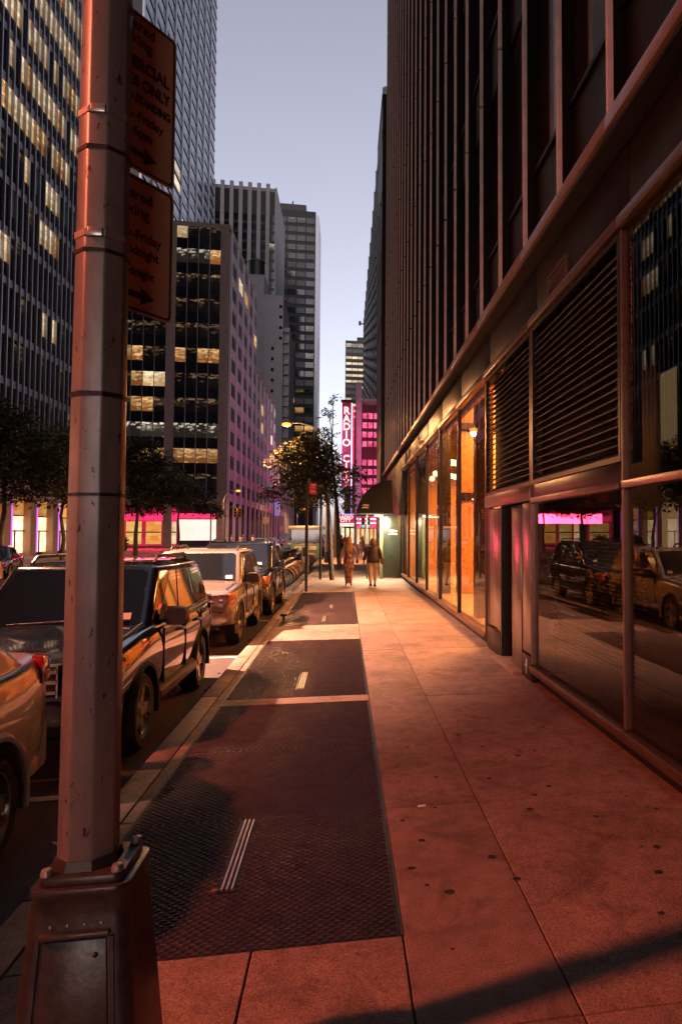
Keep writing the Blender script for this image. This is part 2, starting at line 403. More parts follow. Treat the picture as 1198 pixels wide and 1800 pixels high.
# left strip: slabs round the steel cellar hatches
for a, b in ((-9.9,-6.6),(-6.6,-3.3),(-3.3,-.6),(-.6,1.1),(1.1,3.40)):
    slabs(-1.415, -.4, a, b); slabs(-.4, .28, a, b)
for a, b in ((8.14,8.44),(12.92,14.98),(23.3,24.8)): slabs(-1.36, .28, a, b)
for a, b in zip([24.8,28.1,31.4,34.7,38,41.3,44.6,47.9,51.2,54.5,57.8,61.1,64.4,67.7,71,74.3,77.6], [28.1,31.4,34.7,38,41.3,44.6,47.9,51.2,54.5,57.8,61.1,64.4,67.7,71,74.3,77.6,79.1]): slabs(-1.415, .28, a, b)
for a, b in ((3.40,5.0),(5.0,6.6),(6.6,8.14),(8.14,10.3),(10.3,12.92),(12.92,15.6),(15.6,18),(18,20.5),(20.5,23.3)): slabs(-1.415, -1.33, a, b)

kerb = struct('kerb', MB().box(-1.60, -1.425, -30, 79.2, -.3, -.012), M['joint'])
y = -12.0; i = 0
while y < 79:
    l = random.uniform(1.9, 2.6)
    me = bevelled(MB().box(-1.612, -1.424, y+.004, y+l-.004, -.14, random.uniform(-.002,.002)).mesh('kerbstone', M['kerb']), .012, 2)
    smoothen(me, 40); link('kerbstone', me, kerb); y += l
gut = MB()
for k in range(70):
    gx = random.uniform(-1.9,-1.63); gy = random.uniform(2,40); r = random.uniform(.008,.03)
    gut.sphere((gx,gy,-.125), r, 5, 4, (1,1,.5))
tag(gut.build('gutter_litter', M['gum'], smooth=60), kind='stuff', label='dark grit and litter lying along the gutter')

# steel cellar hatches with raised bars
def hatch(x0, x1, y0, y1, px, py, label, seams, rails, bars=True):
    t = thing('cellar_hatch', label, 'hatch', ((x0+x1)/2, (y0+y1)/2, 0), group='steel cellar hatches in the sidewalk', world=True)
    z = -.006
    edges = sorted([y0]+seams+[y1])
    for a, b in zip(edges, edges[1:]):
        pl = MB().box(x0+.006, x1-.012, a+.004, b-.004, -.02, z).build('plate', M['plate'], t)
        db = MB(); ny = int((b-a)/py); nx = int((x1-x0)/px)
        if bars:
            for j in range(ny):
                for i in range(nx):
                    cx = x0+.02+px*(i+(.25 if j % 2 else .75)); cyy = a+.01+py*(j+.5)
                    if cx > x1-.03: continue
                    if any(abs(cx-rx) < .05 and ra-.02 < cyy < rb+.02 for rx, ra, rb in rails): continue
                    hw, hl = px*.34, py*.26
                    db.add([(cx-hw,cyy-hl,z),(cx+hw,cyy-hl,z),(cx+hw,cyy+hl,z),(cx-hw,cyy+hl,z),
                            (cx-hw*.75,cyy-hl*.4,z+.006),(cx+hw*.75,cyy-hl*.4,z+.006),(cx+hw*.75,cyy+hl*.4,z+.006),(cx-hw*.75,cyy+hl*.4,z+.006)],
                           [(4,5,6,7),(0,1,5,4),(1,2,6,5),(2,3,7,6),(3,0,4,7)])
            if db.v: tag(db.build('tread', M['dash'], pl), kind='stuff')
    fr = MB().box(x1-.010, x1+.002, y0, y1, -.02, .0015)
    fr.box(x0-.004, x0+.006, y0, y1, -.02, .0015)
    fr.build('edge_angle', M['dash'], t)
    for rx, ra, rb in rails:
        hr = MB().box(rx-.05, rx+.05, ra, rb, -.006, -.0035).build('handle_recess', M['black'], t)
        for d in (-.026, .0, .026): MB().path([(rx+d, ra+.01, .002), (rx+d, rb-.01, .002)], .0075, 6).build('handle_rail', M['rail'], hr)
    return t
hatch(-1.33, .28, 3.40, 8.14, .052, .026, 'long dark steel tread-plate cellar hatch nearest the lamp post base', [4.94, 6.5], [(-.6,3.97,4.92)])
hatch(-1.33, .28, 8.44, 12.92, .052, .03, 'square steel cellar hatch in the middle, beyond the concrete strip', [9.95, 11.4], [(-.52,8.9,9.9)])
hatch(-1.33, .25, 14.98, 23.3, .09, .06, 'far pair of steel cellar hatches lying before the red sign pole', [17.6, 19.2], [(-.45,15.5,16.6),(-.35,18.3,19.1)])
bolt = MB().sphere((0,0,0), .011, 6, 4, (1,1,.5)).mesh('edge_bolt', M['rail'])
gum = MB()
spots = [(.66,2.35),(.55,3.75),(.47,4.4),(.38,4.72),(.62,4.9),(1.25,4.75),(1.5,5.15),(1.35,5.0),(1.45,5.9),(1.65,4.55),(2.1,4.6),(1.85,4.05),(1.72,3.75),(2.2,4.35),(1.2,6.2),(1.05,6.6),(.85,4.1),(.93,3.82),
         (1.55,3.35),(.7,5.5),(1.3,7.2),(.55,6.3),(1.9,6.7),(1.1,5.4),(.38,4.05),(1.62,6.0)]
for k in range(60): spots.append((random.uniform(.3,2.3), random.uniform(2.4,16)))
for i, (x, y) in enumerate(spots):
    r = random.uniform(.012,.024) if i < 26 else random.uniform(.004,.011)
    pts = [(x+r*random.uniform(.75,1.2)*1.15*math.cos(a), y+r*random.uniform(.75,1.2)*math.sin(a), .0018) for a in [k*math.pi/4.5 for k in range(9)]]
    gum.prism(pts, (0,0,.0012))
tag(gum.build('gum_spots', M['gum']), kind='stuff', label='dark flattened gum spots on the sidewalk slabs')
cr = MB(); rg0 = random.Random(21)
for (x, y, a, n_) in ((1.5,3.0,1.2,9),(.45,5.6,1.9,7),(1.9,6.6,.6,8),(1.1,9.2,2.2,10),(.6,2.5,.3,6),(1.75,10.8,1.4,9),(-1.2,8.3,.2,6),(-.2,13.6,2.7,7)):
    for k in range(n_):
        a += rg0.uniform(-.7,.7); l = rg0.uniform(.05,.13); w = .0022*(1-k/n_)+.0006
        x2, y2 = x+l*math.cos(a), y+l*math.sin(a); nx_, ny_ = -math.sin(a)*w, math.cos(a)*w
        cr.add([(x-nx_,y-ny_,.0026),(x2-nx_,y2-ny_,.0026),(x2+nx_,y2+ny_,.0026),(x+nx_,y+ny_,.0026)], [(0,1,2,3)]); x, y = x2, y2
tag(cr.build('slab_cracks', M['gum']), kind='stuff', label='fine dark cracks across the sidewalk slabs')
pk = thing('litter_packet', 'small white crumpled paper packet lying on a slab joint', 'litter', (.53,4.93,0), R(8))
b_ = MB().prism([(-.028,-.012,.002),(.028,-.012,.002),(.03,.013,.002),(-.027,.012,.002)], (0,0,.009)).build('packet', M['white'], pk, bevel=.002)
lf = thing('fallen_leaf', 'orange-brown dry leaf lying by the end of the hatch handle', 'leaf', (-.66,3.98,.0), R(30))
MB().add([(-.03,0,.004),(0,-.016,.012),(.035,0,.003),(0,.017,.009),(0,0,.004)], [(0,1,4),(1,2,4),(2,3,4),(3,0,4)]).build('leaf_blade', mk('dry_leaf',(.35,.14,.05),.7), lf)

# left side of the street: kerb, paved plaza, and both pavements past the avenue
lp = struct('plaza_pavement', MB().box(-60, -16, -60, 79.2, -.3, 0), M['slab'])
struct('far_pavement', MB().box(-60, -13.2, 104.6, 300, -.3, 0), M['slab'])
struct('corner_pavement', MB().box(-1.2, 80, 104.6, 300, -.3, 0), M['slab'])
struct('side_pavement', MB().box(2.9, 60, 31.2, 79.2, -.3, 0), M['slab'])

# ------------------------------------------------------------------ right: dark bronze office tower with the lit lobby
FX = 2.34
M['ledge'] = mk('ledge_metal', (.30,.20,.16), .4, .4, var=.15, scale=5, rvar=.08)
tower = thing('bronze_tower', 'tall dark bronze office tower with thin vertical fins above a lit glass lobby', 'building', (6, 16, 0), world=True)
def P(name, mb, mat, **k): return mb.build(name, M[mat] if isinstance(mat, str) else mat, tower, **k)
BAY0, BAY = 5.64, 2.99
by = [BAY0+BAY*k for k in range(-7, 9)]            # mullion lines; by[7] = 5.64, by[9] = 11.62, by[15] = 29.56
# ground floor bars
P('plinth', MB().box(2.40, 2.6, -16, 8.63, -.02, .15), 'black'); P('plinth', MB().box(2.40, 2.6, 11.62, 29.5, -.02, .15), 'black')
for a, b in [(by[k], by[k+1]) for k in range(15)]:
    if abs(a-8.62) < .1: continue
    P('sill', MB().box(2.27, 2.40, a+.003, b-.003, .15, .235), 'bar', bevel=.006)
mul = bevelled(MB().box(2.298, 2.37, -.020, .020, .24, 4.49).mesh('mullion', M['bar']), .006)
mul2 = bevelled(MB().box(2.30, 2.38, -.022, .022, .24, 4.49).mesh('mullion', M['bronze']), .006)
for k in range(16):
    yb = by[k]
    link('mullion', mul if k <= 9 else mul2, tower, (0, yb, 0))
for a, b in [(by[k], by[k+1]) for k in range(15)]:
    P('head_rail', MB().box(2.26, 2.385, a+.002, b-.002, 4.50, 4.60), 'bar', bevel=.006)
    P('fascia_panel', MB().box(2.385, 2.50, a+.006, b-.006, 4.605, 5.30), 'bronze_fascia', bevel=.004)
    P('ledge', MB().box(2.16, 2.45, a+.003, b-.003, 5.34, 5.47), 'ledge', bevel=.008)
P('ledge', MB().box(2.16, 2.45, 29.57, 43, 5.34, 5.47), 'ledge')
P('ledge_soffit', MB().box(2.20, 2.46, -16, 43, 5.305, 5.335), 'black')
P('fascia_panel', MB().box(2.385, 2.5, 29.57, 43, .0, 5.30), 'dark')
# glazing
def pane(name, y0, y1, z0, z1, mat='glass', x=2.345): return P(name, MB().box(x, x+.012, y0, y1, z0, z1), mat)
for k in range(0, 8):                                  # bays at and behind the camera, up to 8.63
    a, b = by[k]+.035, by[k+1]-.035
    pane('glass_pane', a, b, .24, 2.255)
    P('transom', MB().box(2.27, 2.37, a, b, 2.26, 2.325), 'bar', bevel=.006)
    if k < 7: pane('glass_pane', a, b, 2.33, 4.49)
    P('room_back', MB().box(3.3, 3.35, by[k], by[k+1], 0, 4.6), 'dark')
bl = MB().box(2.50, 2.53, by[7]+.05, by[8]-.05, 0, .006).mesh('blind_slat', M['blind'])
for k in range(48): link('blind_slat', bl, tower, (0, 0, .30+.04*k))
# louvres over two bays
def louvres(y0, y1, z0, z1):
    f = P('louver_frame', MB().box(2.30, 2.36, y0, y0+.05, z0, z1).box(2.30, 2.36, y1-.05, y1, z0, z1).box(2.30, 2.36, y0+.05, y1-.05, z1-.06, z1).box(2.30, 2.36, y0+.05, y1-.05, z0, z0+.05), 'bronze')
    P('louver_back', MB().box(2.47, 2.5, y0, y1, z0, z1), 'black')
    me = MB().prism([(2.315,y0+.05,0),(2.325,y0+.05,-.012),(2.44,y0+.05,.05),(2.43,y0+.05,.062)], (0,y1-y0-.1,0)).mesh('louver', M['louver'])
    n = int((z1-z0-.12)/.083)
    for k in range(n): link('louver', me, tower, (0, 0, z0+.07+.083*k))
louvres(by[7]+.035, by[8]-.035, 2.50, 4.49)
louvres(by[8]+.035, by[9]-.035, 2.50, 4.49)
P('spandrel', MB().box(2.31, 2.37, by[7]+.035, by[8]-.035, 2.33, 2.495), 'bronze_fascia', bevel=.004)
# service doors, 8.63 .. 11.62
d0 = by[8]
P('door_head', MB().box(2.28, 2.38, d0+.035, by[9]-.035, 2.30, 2.495), 'bar', bevel=.006)
def steel_panel(name, y0, y1, x, z0=.35, z1=2.28):
    o = P(name, MB().box(x, x+.03, y0, y1, z0, z1), 'steel', bevel=.006); return o
P('door_recess', MB().box(2.60, 2.64, d0+.03, by[9]-.03, 0, 2.3), 'black')
steel_panel('side_panel', d0+.10, d0+.50, 2.312); P('kick_box', MB().box(2.305, 2.5, d0+.05, d0+.52, .02, .32), 'dark', bevel=.006)
P('door_frame', MB().box(2.36, 2.50, d0+.51, d0+.64, .02, 2.295), 'dark')
steel_panel('door_leaf', d0+.66, d0+1.20, 2.335, .06, 2.24)
P('door_frame', MB().box(2.50, 2.56, d0+1.21, d0+1.78, .02, 2.295), 'black')
P('door_frame', MB().box(2.31, 2.46, d0+1.79, d0+1.85, .02, 2.295), 'dark')
steel_panel('side_panel', d0+1.87, d0+2.70, 2.318, .42); P('kick_box', MB().box(2.305, 2.5, d0+1.87, d0+2.86, .02, .38), 'bronze', bevel=.006)
P('door_frame', MB().box(2.32, 2.46, d0+2.72, d0+2.90, .4, 2.295), 'dark')
kn = P('door_knob', MB().sphere((2.40, d0+1.30, 1.02), .035, 10, 7), 'rail', smooth=60)
P('threshold', MB().box(2.2, 2.6, d0+.60, d0+1.95, -.01, .045), 'kerb', bevel=.008)
ho = P('hose_outlet', MB().box(2.292,2.304,d0+.23,d0+.28,.08,.27).box(2.292,2.304,d0+.28,d0+.33,.17,.20), 'rail', bevel=.003)
# vent in the fascia
vf = P('vent_frame', MB().box(2.355,2.384,7.33,7.37,4.67,4.96).box(2.355,2.384,8.02,8.06,4.67,4.96).box(2.355,2.384,7.37,8.02,4.93,4.96).box(2.355,2.384,7.37,8.02,4.67,4.70), 'bar')
vs = MB().prism([(2.36,7.372,0),(2.366,7.372,-.006),(2.383,7.372,.02),(2.377,7.372,.026)], (0,.646,0)).mesh('vent_slat', M['bar'])
for k in range(6): link('vent_slat', vs, vf, (0,0,4.715+.037*k))
# lobby
def pan(k): return by[k]+.025, by[k+1]-.025
for k in range(9, 15):
    a, b = pan(k); pane('glass_pane', a, b, .24, 4.49)
P('lobby_floor', MB().box(2.41, 9.4, 11.66, 29.4, .0, .14), 'lobby_floor')
P('lobby_ceiling', MB().box(2.62, 9.4, 11.66, 29.4, 7.0, 7.1), 'lobby_ceiling')
P('lobby_bulkhead', MB().box(2.51, 2.6, 11.66, 29.4, 4.5, 7.1), 'lobby_ceiling')
P('lobby_back_wall', MB().box(9.4, 9.5, 11.5, 29.6, 0, 7.1), 'wood')
P('lobby_side_wall', MB().box(2.62, 9.4, 11.55, 11.64, 0, 7.1), 'wood')
P('lobby_end_wall', MB().box(2.52, 9.4, 29.42, 29.5, 0, 7.1), 'wood')
wp = MB()
for i in range(6):
    for j, (z0, z1) in enumerate(((.15,2.85),(3.08,4.9),(5.15,6.98))):
        P('wall_panel', MB().box(3.25+i*1.0, 4.235+i*1.0, 20.4, 20.5, z0, z1), 'wood', bevel=.006)
P('cross_wall', MB().box(3.2, 9.3, 20.5, 20.6, .14, 7.0), 'bronze')
P('wall_shelf', MB().box(3.24, 9.2, 20.28, 20.4, 2.88, 3.05), 'bronze'); P('wall_shelf', MB().box(3.24, 9.2, 20.28, 20.4, 4.94, 5.12), 'bronze')
P('lobby_column', MB().box(2.66, 3.02, 14.35, 14.75, .14, 7.0), 'dark', bevel=.02)
P('lobby_column', MB().box(2.66, 3.02, 20.4, 20.8, .14, 7.0), 'dark', bevel=.02)
P('lobby_column', MB().box(2.66, 3.02, 26.3, 26.7, .14, 7.0), 'dark', bevel=.02)
def downlight(x, y, z): P('downlight', MB().lathe([(.001,z),(.11,z),(.11,z+.03),(.001,z+.03)], 14, (x,y,0)), 'lamp_warm')
for x, y, z in ((3.6,18.9,4.85),(4.6,17.5,6.97),(4.0,15.0,6.97),(5.6,16.5,6.97),(3.7,20.1,2.86),(4.9,20.1,2.86),(5.4,19.6,4.9)): downlight(x, y, z)
gl = MB().sphere((0,0,0), .11, 10, 7).mesh('globe_lamp', M['lamp_warm'])
for i in range(3):
    for j in range(7): link('globe_lamp', gl, tower, (3.35+.75*i, 21.4+1.05*j, 4.05+.12*((i+j) % 2)))
P('bench', MB().box(3.6, 6.2, 22.2, 22.9, .14, .62), 'bronze', bevel=.03)
def area(name, loc, size, power, col, rot=(0,0,0), sy=None, parent=None, spread=None):
    d = bpy.data.lights.new(name, 'AREA'); d.energy = power*KE; d.color = col
    d.shape = 'RECTANGLE' if sy else 'DISK'; d.size = size
    if sy: d.size_y = sy
    if spread: d.spread = spread
    o = bpy.data.objects.new(name, d); COL.objects.link(o); o.location = loc; o.rotation_euler = rot
    if parent is not None: adopt(o, parent)
    return o
area('lobby_light', (5.2,16.2,6.9), 3.2, 3600, (1,.44,.12), sy=5, parent=tower)
area('lobby_light', (5.0,25,4.2), 3.0, 1900, (1,.46,.14), sy=6, parent=tower)
# upper storeys
ST, Z0 = 3.8, 5.475
fins = [5.75+1.495*k for k in range(-14, 25)]
fm = {}
for n_ in (27,):
    mb = MB()
    for s in range(n_): mb.box(2.235, 2.285, -.026, .026, Z0+ST*s+(.03 if s else 0), Z0+ST*(s+1)-.03)
    fm[n_] = mb.mesh('fin', M['fin'])
TOPZ = Z0+ST*27
stem_ = MB().box(2.288, 2.5, -.017, .017, Z0, TOPZ).mesh('fin_stem', M['bronze'])
for y in fins:
    if y < 42.6:
        fo = link('fin', fm[27], tower, (0, y, 0)); link('fin_stem', stem_, fo)
P('tower_wall', MB().box(2.60, 32, -74, 43, 7.15, TOPZ).box(9.55, 32, -16, 43, -.02, 7.14), 'dark')
P('tower_wall', MB().box(2.51, 2.6, -16, 11.6, 4.62, 7.14).box(2.52,9.5,29.55,43,5.48,7.14).box(3.36,9.5,-16,11.5,0,7.0).box(2.52,30,-74,-16.1,0,7.1).box(2.51,9.5,29.55,43,0,5.47), 'dark')
up = MB().box(2.44, 2.455, .03, 1.465, 1.12, 3.74).mesh('window', M['glass_up'])
sp = bevelled(MB().box(2.40, 2.5, .03, 1.465, .0, 1.04).mesh('spandrel', M['bronze']), .01)
si = MB().box(2.36, 2.5, .03, 1.465, 1.05, 1.11).mesh('window_sill', M['bronze'])
rest, rest2 = MB(), MB()
for y in fins[:-1]:
    if y > 42: continue
    for s in range(27):
        if (y > 3 and y < 24 and s < 4 and s*ST < 1.1*y) or (y < 3 and y > -4 and s < 1):
            z = Z0+ST*s
            link('window', up, tower, (0,y,z)); link('spandrel', sp, tower, (0,y,z)); link('window_sill', si, tower, (0,y,z))
        else:
            z = Z0+ST*s
            rest.box(2.44, 2.455, y+.03, y+1.465, z+1.12, z+3.74); rest2.box(2.40, 2.5, y+.03, y+1.465, z, z+1.11)
tag(P('upper_window', rest, 'glass_up'), kind='stuff'); tag(P('upper_spandrel', rest2, 'bronze'), kind='stuff')

# low black wing at the tower's far end
wing = thing('black_wing', 'narrow black windowless wing at the far end of the finned tower', 'building', (6,46,0), world=True)
MB().box(2.06, 20, 43.05, 49, 0, 28.9).build('wall', M['dark'], wing)
MB().box(2.02, 20, 43.02, 49.04, 28.9, 29.15).build('parapet', M['black'], wing)
for k in range(7): MB().box(2.035, 2.06, 43.1, 48.95, 3.9*k+3.4, 3.9*k+3.5).build('band', M['bronze'], wing)
MB().box(1.99,2.055,44,44.2,22.6,22.7).build('lamp_bracket', M['black'], wing)

rt_ = thing('rear_tower', 'dark office tower closing the street behind the camera', 'building', (0,-90,0), world=True)  # added out of view to block sky light coming from behind
MB().box(-70, 60, -112, -76, 0, 125).build('wall', M['dark'], rt_)
for k in range(11): MB().box(-24+3.4*k, -21+3.4*k, -75.99, -75.9, .6, 6.4).build('lobby_window', emit('rear_lobby_light', (1,.66,.45), 2.5) if k == 0 else bpy.data.materials['rear_lobby_light'], rt_)  # glowing panes added to go with the unseen fill lamp
area('lobby_light', (-6,-75.6,3.4), 34, 8000, (1,.80,.78), (R(90),0,0), sy=6, parent=rt_)  # fill lamp added behind the camera to brighten surfaces facing it
for k in range(29): MB().box(-69.5, 59.5, -75.99, -75.8, 7.5+4*k, 9.1+4*k).build('floor_band', M['bronze'], rt_)
# ------------------------------------------------------------------ far-left office tower: mullions, spandrels, lit panes
M['purple_trim'] = mk('grey_spandrel', (.17,.135,.145), .45, .3, var=.2)
M['alu'] = mk('aluminium', (.34,.33,.36), .35, .7, var=.12)
M['pane_dark'] = mk('dark_pane', (.012,.012,.016), .07, 0, var=.4, scale=.6, rvar=.04)
M['pane_lit'] = litpane('lit_office_pane', (.5,.30,.12), (1,.80,.54), .95, 1.0, .7, vw=.5, rows=.35)
M['pane_warm'] = litpane('warm_office_pane', (.30,.10,.02), (1,.62,.25), .85, .9, .8, vw=.3, rows=.45)
M['pane_dim'] = litpane('dim_office_pane', (.006,.004,.003), (1,.58,.26), .30, .9, .6, sharp=12., vw=.06, rows=.30)
M['pane_cool'] = litpane('cool_office_pane', (.03,.022,.016), (1,.85,.65), .75, .9, .6, sharp=9., vw=.12, rows=.6)
M['stone'] = mk('limestone', (.34,.30,.285), .8, var=.15, scale=.8, bump=.2, bscale=6)
M['brickw'] = mk('pale_brick', (.36,.33,.33), .85, var=.12, scale=1.2, bump=.3, bscale=9)
M['tan'] = mk('tan_pillar', (.42,.27,.14), .6, var=.1)
M['pane_blind'] = mk('pale_blind', (.24,.235,.27), .2, .1, var=.3, scale=.5)  # bluish reflection put into the pane colour as a pale tint
AX = -26.0
oa = thing('office_slab', 'broad dark office tower on the far left with rows of cream lit windows behind thin mullions', 'building', (-40,40,0), world=True)
def A(name, mb, mat, **k): return mb.build(name, M[mat] if isinstance(mat, str) else mat, oa, **k)
AY0, AY1, MS, FH, AZ = 19.75, 78.46, 1.03, 3.9, 5.9
NF = 36; NB = int(round((AY1-AY0)/MS))
A('wall', MB().box(-58, AX-.12, -62, AY1, AZ-.3, AZ+FH*NF+2), 'dark')
A('wall', MB().box(-58, AX-4, -62, AY1, -.02, AZ-.3), 'dark')
A('wall', MB().box(AX-4, AX, AY1-.5, AY1, -.02, AZ-.3), 'dark')
mm = MB().box(AX-.11, AX+.16, -.06, .06, AZ, AZ+FH*NF).mesh('mullion', M['alu'])
for b in range(NB+1): link('mullion', mm, oa, (0, AY0+MS*b, 0))
for f in range(NF+1): A('spandrel_band', MB().box(AX-.11, AX+.03, AY0+.07, AY1-.07, AZ+FH*f-.30, AZ+FH*f+.30), 'purple_trim')
pm = {k: MB().box(AX-.115, AX-.06, .065, MS-.065, 0, 2.05).mesh('window_pane', M[k]) for k in ('pane_dark','pane_lit','pane_warm','pane_dim','pane_blind')}
sm_ = MB().box(AX-.115, AX-.05, .065, MS-.065, 0, 1.12).mesh('spandrel_glass', M['pane_dark'])
rnd = random.Random(5)
restp = {k: MB() for k in pm}; rests = MB()
LIT = {13:[(44,50)],12:[(40,47),(49,56)],11:[(40,44),(46,57)],10:[(38,40),(42,55)],9:[(36,41),(42,56)],8:[(38,57)],7:[(36,40),(41,49),(52,57)],6:[(40,48)],5:[(30,33),(44,47)],4:[(36,38)],3:[(45,47)],2:[(33,35)]}
for b in range(NB):
    for f in range(NF):
        y = AY0+MS*b; z = AZ+FH*f+1.50
        kind = 'pane_dark'
        for lo, hi in LIT.get(f, []):
            if lo <= b <= hi and rnd.random() < .86: kind = 'pane_lit' if rnd.random() < .8 else 'pane_warm'
        if f > 13 and rnd.random() < .4: kind = 'pane_lit'
        if kind == 'pane_dark' and f > 4 and rnd.random() < .16: kind = 'pane_blind'
        if kind == 'pane_dark' and rnd.random() < .18: kind = 'pane_dim'
        if b >= 38 and f <= 14:
            link('window_pane', pm[kind], oa, (0, y, z))
        else:
            restp[kind].box(AX-.115, AX-.06, y+.065, y+MS-.065, z, z+2.05)
        rests.box(AX-.115, AX-.05, y+.065, y+MS-.065, z-1.19, z-.05)
for k, mb in restp.items(): tag(A('far_pane', mb, k), kind='stuff')
tag(A('spandrel_glass', rests, 'pane_dark'), kind='stuff')
# street level of that tower: pink fascia, tan pillars, cream shop windows
M['pinkfascia'] = mk('pink_fascia', (.55,.26,.27), .5, var=.1)
M['shop_cream'] = litpane('cream_shop_light', (.85,.42,.15), (1,.86,.62), 1.5, .5, .35, .5)
M['shop_orange'] = litpane('orange_shop_light', (.8,.25,.04), (1,.55,.15), .9, .4, .4, .4)
M['neon_purple'] = emit('purple_neon', (.75,.12,.9), 1.3)
M['neon_pink'] = emit('pink_neon', (1,.02,.11), 1.9)
A('fascia', MB().box(AX-.1, AX+.45, -62, AY1, 4.75, 5.6), 'pinkfascia')
for k in range(17):
    y = AY1-4.3-4.6*k
    A('pillar', MB().box(AX-.5, AX+.35, y-.55, y+.55, 0, 4.75), 'tan')
    A('neon_strip', MB().box(AX-.1, AX+.36, y+.56, y+.82, .3, 4.5), 'neon_purple')
    g = A('shop_window', MB().box(AX-.3, AX-.2, y-3.75, y-.58, .3, 3.3), 'shop_cream')
    MB().box(AX-.2, AX-.12, y-3.75, y-.58, 2.05, 2.15).box(AX-.2,AX-.12,y-2.2,y-2.1,.3,2.05).build('frame', M['iron'], g)
    A('shop_window', MB().box(AX-.3, AX-.2, y-3.75, y-.58, 3.42, 4.7), 'shop_orange')
area('shop_glow', (AX+.7, 62, 2.4), 30, 260, (1,.62,.28), (0, R(-90), 0), sy=3.5, parent=oa)
for o in bpy.data.objects:
    pass

# tall pale-gridded tower behind
ob = thing('grid_tower', 'very tall slab tower with a fine pale window grid rising behind the low office block', 'building', (-60,206,0), world=True)
def B(name, mb, mat, **k): return mb.build(name, M[mat], ob, **k)
B('wall', MB().box(-80, -45.2, 163, 249.5, 0, 215), 'dark')
M['pane_sky'] = mk('pale_blind_pane', (.33,.34,.42), .16, .35, var=.3, scale=.3, rvar=.06)
gm, gd, gp = MB(), MB(), MB()
for i in range(9):
    y0 = 163.6+9.5*i
    gm.box(-45.19, -44.75, y0-.5, y0+.5, 0, 214)
    for f in range(50):
        z = 20+3.9*f
        lit = (i, f) in {(2,21),(3,20),(3,19),(4,17),(4,16),(4,15),(5,16),(5,14),(6,15),(1,30),(2,36)}
        if lit:
            pn = MB()
            for w in range(5): pn.box(-45.19, -45.12, y0+.7+1.65*w, y0+2.1+1.65*w, z+.7, z+2.9)
            B('lit_window', pn, 'pane_lit')
        else:
            for w in range(5): gp.box(-45.19, -45.12, y0+.7+1.65*w, y0+2.05+1.65*w, z+.9, z+2.9)
for f in range(51): B('floor_band', MB().box(-45.19, -44.95, 163.2, 249.3, 20+3.9*f-.45, 20+3.9*f+.3), 'pane_dark')
B('pier', gm, 'alu')['kind'] = 'stuff'; B('window', gp, 'pane_sky')['kind'] = 'stuff'

# eleven-storey office block past the avenue: lit front, pink-washed side
CX, CY = -16.8, 106.0
oc = thing('corner_office_block', 'eleven storey office block past the avenue with lit glass bays and a pink-washed ribbed side', 'building', (-30,120,0), world=True)
def Cc(name, mb, mat, **k): return mb.build(name, M[mat] if isinstance(mat, str) else mat, oc, **k)
M['cside'] = mk('mauve_stone_panel', (.32,.235,.235), .65, var=.12, scale=.5)
M['crib'] = mk('pale_rib', (.62,.55,.55), .5, .2, var=.06)
M['cpier'] = mk('tan_stone_pier', (.27,.185,.14), .75, var=.14, scale=1.5)
Cc('wall', MB().box(-50, CX-.15, CY+.3, 132.8, 6.6, 46.2), 'dark')
Cc('wall', MB().box(-40, CX-.15, 132.9, 172, 6.6, 32.2), 'dark'); Cc('wall', MB().box(-40, CX-.15, 172.1, 240, 6.6, 23.8), 'dark')
Cc('ground_floor', MB().box(-50, CX-4.5, CY+1.5, 240, 0, 6.55), 'black')
Cc('roof_edge', MB().box(-50.2, CX+.05, CY-.05, 132.9, 46.21, 46.9), 'cpier'); Cc('roof_edge', MB().box(-40, CX+.05, 132.95, 172, 32.2, 32.8), 'cpier'); Cc('roof_edge', MB().box(-40, CX+.05, 172.1, 240, 23.8, 24.4), 'cpier')
Cc('corner_pier', MB().box(-18.05, CX-.2, CY-.1, CY+.9, 0, 46.15), 'cpier')
FHc = 3.62
piers = [-25.3+7.25*0, -32.55, -39.8, -47.05]
for x in piers: Cc('pier', MB().box(x, x+1.15, CY-.1, CY+.28, 0, 46.15), 'cpier')
fr = {k: MB().box(.05, 1.47, CY+.02, CY+.08, 0, 2.05).mesh('window_pane', M[k]) for k in ('pane_dark','pane_lit','pane_warm','pane_dim','pane_cool')}
fsp = MB().box(.05, 1.47, CY+.0, CY+.08, -1.50, -.06).mesh('spandrel_glass', M['pane_dark'])
rowk = ['pane_dim','pane_warm','pane_cool','pane_dim','pane_dim','pane_warm','pane_dim','pane_cool','pane_dim','pane_lit','pane_dim']
for bi, x in enumerate([-24.14, -31.39, -38.6]):
    for f in range(11):
        z = 6.9+FHc*f+1.45
        for w in range(4):
            k = rowk[f]; r_ = rnd.random()
            if f == 5: k = 'pane_warm' if (w >= 2) == (bi == 0) else 'pane_dim'
            if f == 9: k = 'pane_warm' if r_ < .5 else 'pane_cool'
            if f == 7: k = 'pane_cool' if r_ < .35 else 'pane_dim'
            if f == 10 and w < 1: k = 'pane_lit'
            if f == 1: k = 'pane_warm'
            elif f == 4 and bi == 1 and w > 1: k = 'pane_lit'
            elif k == 'pane_dim' and r_ < .1: k = 'pane_warm'
            link('window_pane', fr[k], oc, (x+1.52*w, 0, z)); link('spandrel_glass', fsp, oc, (x+1.52*w, 0, z))
    for w in range(5):
        Cc('mullion', MB().box(x+1.52*w-.05, x+1.52*w+.05, CY-.06, CY+.1, 6.7, 46.1), 'alu')
Cc('lintel', MB().box(-50, -18.1, CY-.02, CY+.29, 5.9, 6.8), 'cpier')
